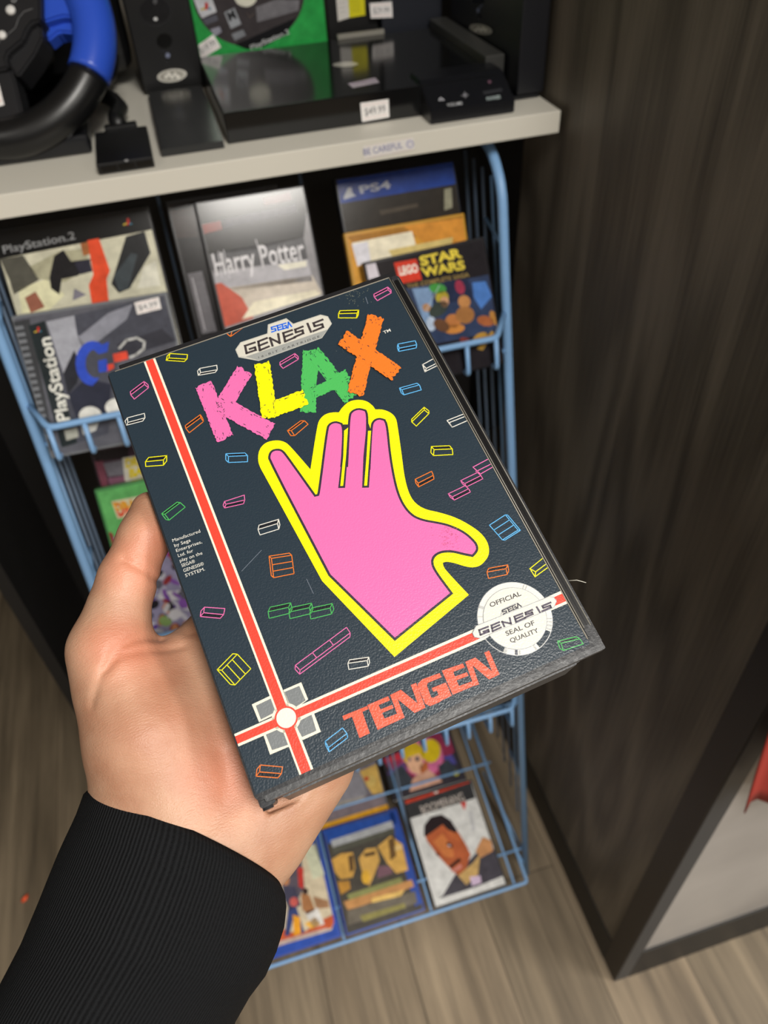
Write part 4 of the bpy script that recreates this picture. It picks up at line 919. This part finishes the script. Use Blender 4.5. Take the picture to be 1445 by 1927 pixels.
def art_blue(A, w, h):
    bg(A, w, h, '4a4640'); A.conv = C7
    A.poly([(470, 250), (1090, 120), (1110, 220), (530, 400)], '274c9c', 1); A.poly([(1040, 120), (1110, 110), (1330, 900), (1270, 930)], '2f4fa4', 1)
    A.poly([(550, 370), (1070, 200), (1090, 260), (570, 430)], 'a9abae', 2); A.poly([(560, 430), (1090, 260), (1100, 300), (580, 480)], '56564c', 2)
    A.poly([(560, 530), (640, 480), (740, 470), (760, 600), (740, 680), (640, 700), (590, 640)], 'cfa050', 3); A.poly([(700, 500), (740, 490), (750, 620), (715, 640)], '5c4630', 4)
    A.poly([(790, 520), (850, 440), (940, 430), (970, 540), (930, 640), (880, 760), (830, 680)], 'd0a458', 3); A.poly([(830, 480), (930, 460), (930, 490), (840, 510)], '4f3c2a', 4)
    A.poly([(950, 420), (1060, 330), (1160, 400), (1210, 620), (1110, 650), (1030, 560)], 'd6a858', 3); A.poly([(1040, 360), (1090, 340), (1110, 500), (1060, 540)], '6b5030', 4); A.poly([(1090, 420), (1150, 400), (1160, 440), (1100, 460)], 'e6c484', 4)
    A.poly([(610, 720), (710, 710), (720, 780), (640, 830)], 'b8863c', 3); A.poly([(950, 580), (1060, 590), (1080, 650), (950, 690)], '7a5a66', 3)
    A.poly([(690, 830), (1150, 680), (1165, 725), (710, 875)], '8a8c58', 4); A.poly([(660, 890), (1240, 700), (1260, 760), (700, 970)], 'c08c58', 3); A.poly([(900, 860), (1180, 790), (1150, 840), (900, 900)], 'e2bc6c', 4)
    A.poly([(690, 960), (1270, 800), (1290, 900), (700, 1090)], '6e675c', 3); A.poly([(800, 1010), (1180, 900), (1190, 940), (830, 1060)], '8f8850', 5); A.ell(850, 680, 36, 60, 'd8a83c', 4)
flat('film_case', 'blue-banded film case with three golden faces, middle of the bottom tray', -.006, .004, .013, .142, .176, '27479a', art_blue)
def art_left(A, w, h):
    bg(A, w, h, '2f4fa8'); A.conv = C7
    A.poly([(0, 300), (420, 400), (500, 700), (580, 1060), (560, 1130), (30, 1290), (-300, 1300), (-300, 400)], 'cdbfa4', 1); A.poly([(320, 430), (420, 410), (500, 660), (400, 700)], 'c9cbb0', 2)
    A.poly([(100, 560), (300, 500), (330, 760), (260, 900), (150, 820)], '5d5560', 2); A.poly([(270, 600), (320, 600), (320, 780), (280, 760)], 'c43a34', 3)
    A.ell(170, 705, 32, 45, 'b98058', 4); A.poly([(140, 760), (250, 760), (300, 920), (200, 960), (150, 860)], '454458', 4); A.poly([(190, 940), (260, 930), (330, 1150), (280, 1170), (230, 1050), (200, 1180), (160, 1180)], '3a4678', 4); A.ell(240, 890, 36, 40, 'bf5a54', 5)
    A.ell(335, 800, 26, 30, '3c2c28', 4); A.poly([(300, 820), (370, 830), (420, 960), (350, 1000), (310, 950)], 'a8744c', 4); A.poly([(330, 980), (440, 940), (500, 1080), (400, 1110)], 'd9d6d2', 4)
    A.poly([(230, 1000), (290, 1020), (300, 1160), (240, 1180)], 'e8a02c', 5); A.poly([(60, 1240), (120, 1100), (200, 1150), (340, 1140), (440, 1060), (570, 1000), (580, 1060), (560, 1110), (40, 1290)], 'c25a34', 3); A.poly([(330, 1080), (420, 1020), (470, 1080), (390, 1120)], 'e6b048', 4); A.poly([(40, 1290), (60, 1240), (520, 1110), (545, 1125)], 'b9a49c', 5)
    A.poly([(400, 840), (530, 880), (540, 940), (430, 950)], 'a07858', 2)
flat('film_case', 'blue-edged film case with two small figures above flames, bottom tray', -.156, .006, .013, .142, .176, '2848a4', art_left)
def art_anime(A, w, h):
    bg(A, w, h, '37333a'); A.conv = C6
    A.poly([(80, 420), (300, 300), (520, 190), (640, 170), (700, 330), (560, 560), (200, 560)], '8e3350', 1); A.poly([(110, 560), (250, 450), (340, 560), (330, 660), (140, 680)], '3a4048', 3); A.poly([(560, 460), (640, 400), (720, 480), (700, 540), (590, 560)], '3a4048', 3)
    A.poly([(120, 520), (280, 420), (320, 480), (180, 560)], '5e4a80', 2); A.poly([(600, 380), (680, 360), (720, 440), (650, 450)], '4d4a90', 2); A.poly([(90, 400), (240, 340), (250, 400), (120, 430)], 'c03444', 2)
    A.ell(430, 380, 175, 170, 'cf6c98', 2); A.ell(350, 360, 90, 100, 'd4b428', 4); A.ell(500, 330, 82, 100, 'dcc024', 4); A.ell(365, 430, 68, 95, 'e6b492', 6, -10); A.poly([(390, 520), (460, 470), (600, 590), (320, 680), (340, 580)], 'd0a088', 5); A.poly([(400, 460), (470, 410), (480, 480), (420, 530)], 'b8683c', 6)
    A.ell(385, 398, 16, 22, '4a4a58', 8); A.ell(318, 404, 12, 18, '7c6a70', 8); A.poly([(300, 330), (420, 290), (440, 340), (300, 390)], 'd4b428', 7); A.ell(715, 520, 24, 24, 'a8a438', 4)
flat('film_case', 'dark and pink film case with a drawn blond figure, back row of the bottom tray', .135, .198, -.004, .147, .185, '26242a', art_anime)
def art_gold(A, w, h):
    bg(A, w, h, '6f6a72'); A.conv = C8
    A.poly([(600, 560), (900, 400), (1000, 420), (1060, 640), (700, 760)], '8a8890', 1); A.poly([(980, 400), (1160, 320), (1230, 620), (1150, 680), (1060, 560)], 'c8a458', 2); A.ell(1055, 475, 24, 22, 'b83c30', 4); A.ell(1100, 500, 50, 60, 'd2b468', 3)
    A.poly([(640, 760), (1200, 620), (1240, 740), (600, 920)], '7c7076', 2); A.poly([(700, 730), (1040, 650), (1020, 700), (720, 800)], '9a948f', 3)
    A.poly([(560, 960), (1290, 735), (1300, 790), (570, 1010)], 'dca02c', 4)
flat('film_case', 'grey film case with a gold bar along its lower edge, behind the golden faces one', -.010, .184, .0, .136, .180, '3a3836', art_gold)

# ================================================================== ON THE COUNTER TOP
ZT = 1.2315
cz = lambda x, y: (x, y)
def sticker(name, M, pts, parent, txt=None, cv=None):
    A = Art(M, matf=paper, eps=.0001, z0=.0006); A.conv = cv or cz; tagm(A, pts, 1, txt); o = A.build(name, None); 
    mw = o.matrix_world.copy(); o.parent = parent; o.matrix_parent_inverse = parent.matrix_world.inverted() if parent.type == 'MESH' else Matrix.Translation(parent.location).inverted() if parent.matrix_world == Matrix() else parent.matrix_world.inverted(); o.matrix_world = mw
    return o
def attach(A, name, parent):
    """link artwork as a part: its own frame is kept relative to the thing's base"""
    o = A.build(name, None); loc = Matrix.Translation(parent.location); o.parent = parent; o.matrix_parent_inverse = loc.inverted(); o.matrix_basis = A.M; return o
FRONT = lambda y, x=0, z=1.23: frame((x, y, z), (1, 0, 0), (0, 0, 1))
# notice stuck on the counter edge
A = Art(FRONT(.787), matf=paper, eps=.0001, z0=.0005); A.conv = crop(640, 160, 9.03)
A.poly([(385, 1040), (1235, 885), (1260, 1090), (410, 1255)], 'e4e0dc', 1)
for p in (((440, 1040), (790, 975)), ((865, 960), (1215, 895)), ((440, 1235), (800, 1170)), ((890, 1155), (1240, 1090))): A.line(p, 2.0, 'd9a09c', 2)
A.text('BE CAREFUL', (400, 1190), (1060, 1065), (385, 1085), '8487ae', 3, .01)
A.ell(1185, 1000, 66, 66, '8f90bc', 2); A.ell(1185, 1000, 50, 50, 'e0dcdc', 3); A.ell(1168, 985, 7, 9, '8f90bc', 4); A.ell(1203, 980, 7, 9, '8f90bc', 4); A.line([(1160, 1015), (1185, 1030), (1210, 1010)], 1.2, '8f90bc', 4)
attach(A, 'notice_sticker', bpy.data.objects['display_counter'])

# steering wheel controller
BLUEPL = mat('blue_moulded_plastic', '2f55c8', .28, spec=.5); RIMBL = mat('rubbery_black_grip', '131314', .33); HUB = mat('charcoal_hub_plastic', '1a1a1d', .48)
wd = .755; wc = at_depth(-10, 75, wd); ax, ay, an = RC@[1, 0, 0], RC@[0, -1, 0], RC@[0, 0, -1]
WM = frame(wc, ax, ay); sw = empty('steering_wheel_controller', 'blue and black toy steering wheel controller on the white counter, top left', 'game controller', (-.15, .93, ZT))
def wpart(name, bm, m, smooth=True):
    o = from_bm(name, bm, m, None, smooth); o.parent = sw; o.matrix_parent_inverse = Matrix.Translation(sw.location).inverted(); o.matrix_basis = WM; return o
px2 = wd/F
def wl(x, y, z=0): q = to_local(WM, x, y, z); return Vector((q[0], q[1], z))
def arc_tube(a0, a1, rad, R=.0985, n=40): 
    bm = bmesh.new(); add_tube(bm, [(R*math.cos(math.radians(a0+(a1-a0)*i/n)), R*math.sin(math.radians(a0+(a1-a0)*i/n)), 0) for i in range(n+1)], rad, 18); return bm
wpart('grip', arc_tube(-20, 75, .0205), BLUEPL); wpart('rim', arc_tube(-20.5, -165, .0192), RIMBL); wpart('rim', arc_tube(75, 195, .0192), RIMBL)
def wprism(name, px, z0, z1, m, bev=.002):
    bm = bmesh.new(); pts = [wl(x, y, z1) for x, y in px]; a = [bm.verts.new(p) for p in pts]; b = [bm.verts.new((p.x, p.y, z0)) for p in pts]; n = len(pts)
    bm.faces.new(a[::-1]); bm.faces.new(b)
    for i in range(n): bm.faces.new((a[i], a[(i+1) % n], b[(i+1) % n], b[i]))
    bmesh.ops.recalc_face_normals(bm, faces=bm.faces); bmesh.ops.bevel(bm, geom=list(bm.edges), offset=bev, segments=2, affect='EDGES'); return wpart(name, bm, m, False)
wprism('spoke', [(78, -40), (158, -40), (157, 45), (140, 32), (118, 30), (78, 42)], -.012, .006, BLUEPL)
wprism('spoke_underside', [(78, 38), (118, 28), (150, 45), (140, 62), (110, 60), (88, 78)], -.022, -.004, BLUEPL)
wprism('hub', [(-110, -70), (74, -70), (76, 38), (60, 42), (50, 55), (42, 75), (14, 98), (10, 110), (16, 128), (-110, 150)], -.02, .016, HUB)
wprism('hub_side_plate', [(76, 40), (80, 70), (66, 100), (34, 145), (18, 128), (12, 108), (44, 76), (52, 56), (62, 42)], -.02, .008, HUB)
wprism('lower_spoke', [(-60, 120), (16, 118), (28, 150), (47, 232), (40, 238), (-60, 258)], -.015, .010, HUB)
for nm, x, y, r in (('round_button', 20, 19, 9), ('round_button', 4, 66, 8)):
    bm = bmesh.new(); bmesh.ops.create_uvsphere(bm, u_segments=16, v_segments=10, radius=r*px2)
    for v in bm.verts: v.co = Vector((v.co.x, v.co.y, v.co.z*.6))+wl(x, y, .017)
    wpart(nm, bm, mat('white_button', 'e2e0dc', .3))
A = Art(WM, matf=paper, eps=.0001, z0=.0163); A.ell(41, 20, 5, 5.5, '8f8f90', 1); A.ell(41, 20, 2.8, 3.2, '232326', 2); A.line([(14, 80), (21, 87)], 2, '8f8f90', 1); A.line([(21, 80), (14, 87)], 2, '8f8f90', 1)
A.line([(75, 37), (60, 42), (50, 54), (44, 72), (16, 96), (9, 108)], 1.3, '6f6f70', 1); attach(A, 'button_markings', sw)
A = Art(WM, matf=paper, eps=.0001, z0=.0103); tagm(A, [(-40, 165), (4, 153), (18, 208), (-30, 222)], 1, '$29.99'); attach(A, 'price_sticker', sw)
def spart(name, lo, hi, m, par, bev=.003):
    o = par.location; return box(name, tuple(lo[i]-o[i] for i in range(3)), tuple(hi[i]-o[i] for i in range(3)), m, par, bev, seg=3)
spart('base', (-.42, .862, ZT), (-.070, 1.12, ZT+.018), SATINBL, sw, .005)
spart('body', (-.36, 1.065, ZT+.018), (-.012, 1.19, ZT+.36), BLACKPL, sw, .02)
bm = bmesh.new(); a = Vector(at_depth(40, 110, .80)); b = Vector((-.17, 1.09, 1.33)); add_tube(bm, [a-sw.location, b-sw.location], .036, 20); from_bm('steering_column', bm, BLACKPL, sw, True)
tube('paddle', [Vector(at_depth(200+14*math.cos(t), 105+48*math.sin(t), .90))-sw.location for t in [i*math.pi/9 for i in range(18)]], .006, SATINBL, sw, 8, True)
# controller plug and its lead
pg = empty('controller_plug', 'square black cable plug lying at the front of the white counter', 'plug', (-.040, .84, ZT))
spart('plug_body', (-.0655, .797, ZT), (-.0125, .893, ZT+.010), BLACKPL, pg, .002)
spart('plug_collar', (-.055, .893, ZT+.001), (-.022, .905, ZT+.013), BLACKPL, pg, .002)
for i in range(3): spart('contact_slot', (-.062+i*.0165, .7962, ZT+.002), (-.0475+i*.0165, .7975, ZT+.0075), GLOSSBL, pg, 0)
tube('lead', [Vector(p)-pg.location for p in ((-.04, .900, ZT+.010), (-.042, .92, ZT+.013), (-.036, .95, ZT+.014), (-.043, .985, ZT+.014), (-.056, 1.02, ZT+.012))], .0085, BLACKPL, pg, 10)
A = Art(frame((-.0655, .797, ZT+.010), (1, 0, 0), (0, 1, 0)), matf=paper, eps=.0001, z0=.0003); A.ell(238, 303, 4, 2.4, 'a8a8a8'); attach(A, 'plug_mark', pg)

# speaker on the left with its glossy flap
CHS = lambda A, x, y, rx, ry, rot: (A.ell(x, y, rx, ry, STEEL, 8, rot), A.ell(x, y, rx*.8, ry*.72, 'a39f95', 9, rot), [A.ell(x-rx*.4+rx*.2*i, y+(-1)**i*ry*.18, rx*.12, ry*.3, 'f0ece2', 10, rot) for i in range(5)])
def rebate(A): pass
sp1 = empty('speaker', 'upright black speaker with a chrome oval badge, left of the green sleeved disc', 'speaker', (.03, 1.08, ZT), group='speakers on the counter')
spart('cabinet', (-.008, 1.036, ZT+.002), (.064, 1.15, 1.62), BLACKPL, sp1, .003)
A = Art(frame((-.008, 1.036, ZT), (1, 0, 0), (0, 0, 1)), matf=glossy, eps=.00015, z0=.0003); A.conv = crop(220, 0, 4.817)
CHS(A, 498, 682, 136, 60, -8); A.ell(430, 370, 70, 68, '050505', 2); A.ell(350, 110, 150, 135, '2b2b2d', 1); A.ell(345, 100, 135, 122, '1f1f21', 2); A.ell(350, 170, 17, 15, 'f4f4f4', 5); A.ell(345, 10, 20, 28, '5a5a5c', 4)
A.line([(395, 455), (440, 465), (465, 500), (460, 520)], 4, '4c4f5c', 3); A.ell(460, 500, 22, 24, '8087a0', 4); A.ell(465, 548, 13, 13, '050505', 5); A.line([(430, 540), (450, 580), (490, 560)], 1.5, '4c4c50', 4)
attach(A, 'front_badges', sp1)
fl = empty('speaker_flap', 'glossy black folded panel lying in front of the left speaker', 'panel', (.027, .92, ZT))
bm = bmesh.new(); nn = 14; top = []; bot = []
for i in range(nn+1):
    y = .822+(1.022-.822)*i/nn; zz = ZT+.007+.004*math.sin(i/nn*math.pi); top.append([bm.verts.new((x-.027, y-.92, zz-ZT)) for x in (-.004, .058)]); bot.append([bm.verts.new((x-.027, y-.92, 0)) for x in (-.004, .058)])
for i in range(nn):
    bm.faces.new((top[i][0], top[i][1], top[i+1][1], top[i+1][0])); bm.faces.new((bot[i][0], bot[i+1][0], bot[i+1][1], bot[i][1]))
    for s_ in (0, 1): bm.faces.new((top[i][s_], top[i+1][s_], bot[i+1][s_], bot[i][s_]) if s_ == 0 else (top[i][s_], bot[i][s_], bot[i+1][s_], top[i+1][s_]))
bm.faces.new((top[0][0], bot[0][0], bot[0][1], top[0][1])); bm.faces.new((top[-1][0], top[-1][1], bot[-1][1], bot[-1][0]))
bmesh.ops.recalc_face_normals(bm, faces=bm.faces); from_bm('panel', bm, mat('glossy_grey_black', '1e1f20', .22), fl)

# flat console screen base with tray, arm, controls
tr = empty('screen_base', 'wide flat glossy black console base with price stickers on the white counter', 'game console', (.2, .93, ZT))
spart('deck', (.063, .831, ZT), (.352, 1.052, ZT+.029), GLOSSBL, tr, .0012)
spart('foot_plate', (.352, .836, ZT), (.404, 1.062, ZT+.004), SATINBL, tr, .001)
spart('hinge_arm', (.353, .868, ZT+.004), (.375, 1.058, ZT+.038), mat('grey_black_arm', '3a3a38', .4), tr, .0015)
spart('hinge_bar', (.233, 1.050, ZT+.029), (.292, 1.056, ZT+.034), mat('grey_hinge', '8b887f', .4), tr, .0005)
bm = bmesh.new(); prof = [(.800, 0), (.800, .012), (.838, .032), (.870, .032), (.870, 0)]
for xx in (.270, .357): pass
a = [bm.verts.new((.268-.2, y-.93, z)) for y, z in prof]; b = [bm.verts.new((.360-.2, y-.93, z)) for y, z in prof]
bm.faces.new(a); bm.faces.new(b[::-1])
for i in range(5): bm.faces.new((a[i], b[i], b[(i+1) % 5], a[(i+1) % 5]))
bmesh.ops.recalc_face_normals(bm, faces=bm.faces); bmesh.ops.bevel(bm, geom=list(bm.edges), offset=.001, segments=2, affect='EDGES'); from_bm('control_panel', bm, SATINBL, tr)
A = Art(frame((.268, .800, ZT+.012), (1, 0, 0), (0, .038, .020)), matf=paper, eps=.0001, z0=.0004); A.conv = crop(600, 0, 3.01)
A.poly([(675, 572), (690, 553), (712, 568)], 'd8d8e0', 1); A.poly([(682, 568), (691, 558), (703, 566)], '1d1e21', 2); A.line([(808, 545), (845, 538)], 2, 'd8d8e0', 1); A.line([(825, 525), (830, 556)], 2, 'd8d8e0', 1)
A.text('VOLUME', (728, 606), (812, 594), (724, 590), 'c6c8cc', 2, .01); A.text('POWER', (952, 572), (1030, 560), (949, 553), 'b7c6c6', 2, .01)
A.poly([(925, 520), (1035, 500), (1040, 520), (935, 540)], '2c2d31', 1); A.ell(966, 466, 10, 8, '6a4a5a', 1); attach(A, 'control_marks', tr)
A = Art(frame((.063, .831, ZT+.029), (1, 0, 0), (0, 1, 0)), matf=glossy, eps=.0001, z0=.0003)
A.ell(650, 122, 24, 5, STEEL, 1, -2); attach(A, 'deck_emblem', tr); A = Art(frame((.063, .831, ZT+.029), (1, 0, 0), (0, 1, 0)), matf=glossy, eps=.0001, z0=.0003); A.poly([(655, 158), (706, 147), (714, 156), (664, 166)], 'cfc4d0', 1); A.line([(662, 159), (706, 151)], 1.5, 'a890b4', 2); attach(A, 'deck_sticker', tr)
A = Art(FRONT(.831), matf=paper, eps=.0001, z0=.0004); A.conv = crop(600, 0, 3.01); tagm(A, [(234, 583), (394, 560), (398, 662), (244, 690)], 1, '$49.99'); attach(A, 'price_sticker', tr)
A = Art(frame((.352, .836, ZT+.004), (1, 0, 0), (0, 1, 0)), matf=glossy, eps=.0001, z0=.0003); A.ell(990, 166, 12, 6, '3c3a38', 1); attach(A, 'foot_button', tr)

sp2 = empty('speaker', 'black speaker with a chrome oval badge, against the dark wood cabinet', 'speaker', (.39, .93, ZT+.004), group='speakers on the counter')
spart('cabinet', (.3775, .835, ZT+.005), (.408, 1.05, 1.62), mat('blue_black_plastic', '17181d', .4), sp2, .002)
A = Art(frame((.3775, 1.05, ZT), (0, -1, 0), (0, 0, 1)), matf=glossy, eps=.00015, z0=.0004); A.conv = crop(600, 0, 3.01)
CHS(A, 925, 165, 66, 28, 12); A.ell(905, 5, 36, 16, '050506', 2); A.line([(930, 28), (912, 45), (905, 62)], 3, '8a93b0', 3); A.ell(906, 58, 9, 12, '8a93b0', 4); A.ell(908, 92, 12, 14, '3c3c3c', 3); A.ell(908, 92, 7, 9, '0a0a0a', 4); attach(A, 'side_badges', sp2)

# green sleeved disc standing behind the base
def art_disc(A, w, h):
    bg(A, w, h, '2fa04c', .001); A.conv = crop(340, 0, 4.516)
    R = lambda cx, cy, r, c, L: A.ell(cx, cy, r, r*.98, c, L, 0, 56)
    R(575, -75, 478, '3f3a3c', 2); A.poly([(1010, 0), (1000, 90), (650, 190), (640, 60), (800, 0)], '77757a', 3); A.poly([(460, 380), (980, 150), (900, 290), (700, 400), (560, 418)], '151518', 4)
    A.poly([(105, -20), (250, -60), (305, 100), (180, 155), (150, 100)], 'cfd0d6', 5); ps_mark(A, 212, 55, 62, 7)
    A.poly([(185, 165), (300, 125), (320, 170), (215, 215)], '5c5c66', 5); A.poly([(250, 250), (330, 225), (350, 270), (290, 310)], '9a9aa8', 5)
    A.poly([(370, 105), (455, 65), (515, 205), (425, 245)], '9ca0a6', 5); A.text('M', (415, 180), (475, 150), (385, 110), '2a2a2c', 7, .04); A.poly([(430, 290), (530, 250), (555, 300), (460, 345)], '83868c', 5)
    for i in range(4): A.line([(690, 50+30*i), (900, -20+30*i)], 3, '9a989c', 5)
    R(552, -40, 100, 'd8d6c6', 8); A.line([(560, 110), (590, 150), (620, 110)], 3, '7c6a60', 5)
    A.text('PlayStation.2', (600, 425), (925, 285), (585, 385), 'c9cbcc', 9, .01)
    tagm(A, [(115, 385), (275, 292), (342, 400), (172, 505)], 12, '$19.99')
case('sleeved_disc', 'bright green sleeve holding a dark disc, standing behind the glossy base', 'game', .0655, 1.063, ZT+.002, 4, .158, .19, .006, '1f7a38', art=art_disc, m=.001)
# dark boxed stock behind, with labels
bx = empty('boxed_console', 'black box with a white and yellow label behind the glossy base', 'box', (.26, 1.12, ZT), group='boxes behind the console base')
spart('carton', (.228, 1.076, ZT), (.292, 1.2, 1.60), BLACKPL, bx, .002)
A = Art(FRONT(1.076), matf=paper, eps=.0001, z0=.0004); A.conv = crop(600, 0, 3.01)
A.poly([(95, -40), (165, -50), (172, 100), (108, 120)], 'd6d2cc', 1); A.poly([(162, -50), (255, -60), (262, 85), (172, 100)], 'd8cf1c', 1)
for i in range(4): A.line([(183+13*i, -10), (190+13*i, 70)], 1.6, '4a4420', 2)
for i in range(3): A.line([(112, 20+26*i), (150, 12+26*i)], 2.4, 'aaa4a0', 2)
attach(A, 'shipping_label', bx)
bx2 = empty('boxed_console', 'blue-black box with a white price tag, beside the yellow-labelled box', 'box', (.33, 1.11, ZT), group='boxes behind the console base')
spart('carton', (.294, 1.066, ZT), (.372, 1.2, 1.60), mat('blue_black_carton', '1a1d26', .45), bx2, .002)
A = Art(FRONT(1.066), matf=paper, eps=.0001, z0=.0004); A.conv = crop(600, 0, 3.01); tagm(A, [(287, 18), (412, 8), (417, 98), (294, 103)], 1, '$29.99'); attach(A, 'price_sticker', bx2)

# red garment hanging at the right edge, in front of the grey panel
rc = empty('red_garment', 'red cloth garment with a ragged hem hanging in front of the grey panel', 'clothing', (.62, .245, .9))
bm = bmesh.new(); NX, NZ = 40, 24; g = []
for sd in (0, 1):
    gg = []
    for i in range(NX+1):
        col_ = []
        for j in range(NZ+1):
            u, v = i/NX, j/NZ; x = .413+.42*u-.05*math.sin(v*3); hem = .712+.010*math.sin(u*21)+.008*math.sin(u*47+1); z = hem+(1.45-hem)*v
            y = .242+.010*math.sin(u*34+v*2)+.006*math.sin(u*15-v*5)+(-.03 if sd else 0)*math.sin(math.pi*min(1, max(.0, u*1.0+.02)))
            col_.append(bm.verts.new((x-.62, y-.245, z-.9)))
        gg.append(col_)
    g.append(gg)
for sd in (0, 1):
    for i in range(NX):
        for j in range(NZ): q = (g[sd][i][j], g[sd][i+1][j], g[sd][i+1][j+1], g[sd][i][j+1]); bm.faces.new(q if sd else q[::-1])
for i in range(NX): bm.faces.new((g[0][i][0], g[0][i+1][0], g[1][i+1][0], g[1][i][0]))
for j in range(NZ): bm.faces.new((g[0][0][j], g[1][0][j], g[1][0][j+1], g[0][0][j+1]))
from_bm('cloth', bm, mat('red_cotton', 'a03024', .85, bump=grainy(400, .0005, .5)), rc, True)

# orange scrap on the floor
p = at_z(42, 1697, .001); bm = bmesh.new(); add_tube(bm, [(0, 0, .001), (.006, .003, .0035), (.010, .010, .002)], [.003, .0045, .002], 7)
o = from_bm('plastic_scrap', bm, mat('orange_scrap', 'e2552a', .5), None, True); o.location = (p[0], p[1], .001); tag(o, 'tiny orange-red scrap lying on the plank floor, lower left', 'scrap')
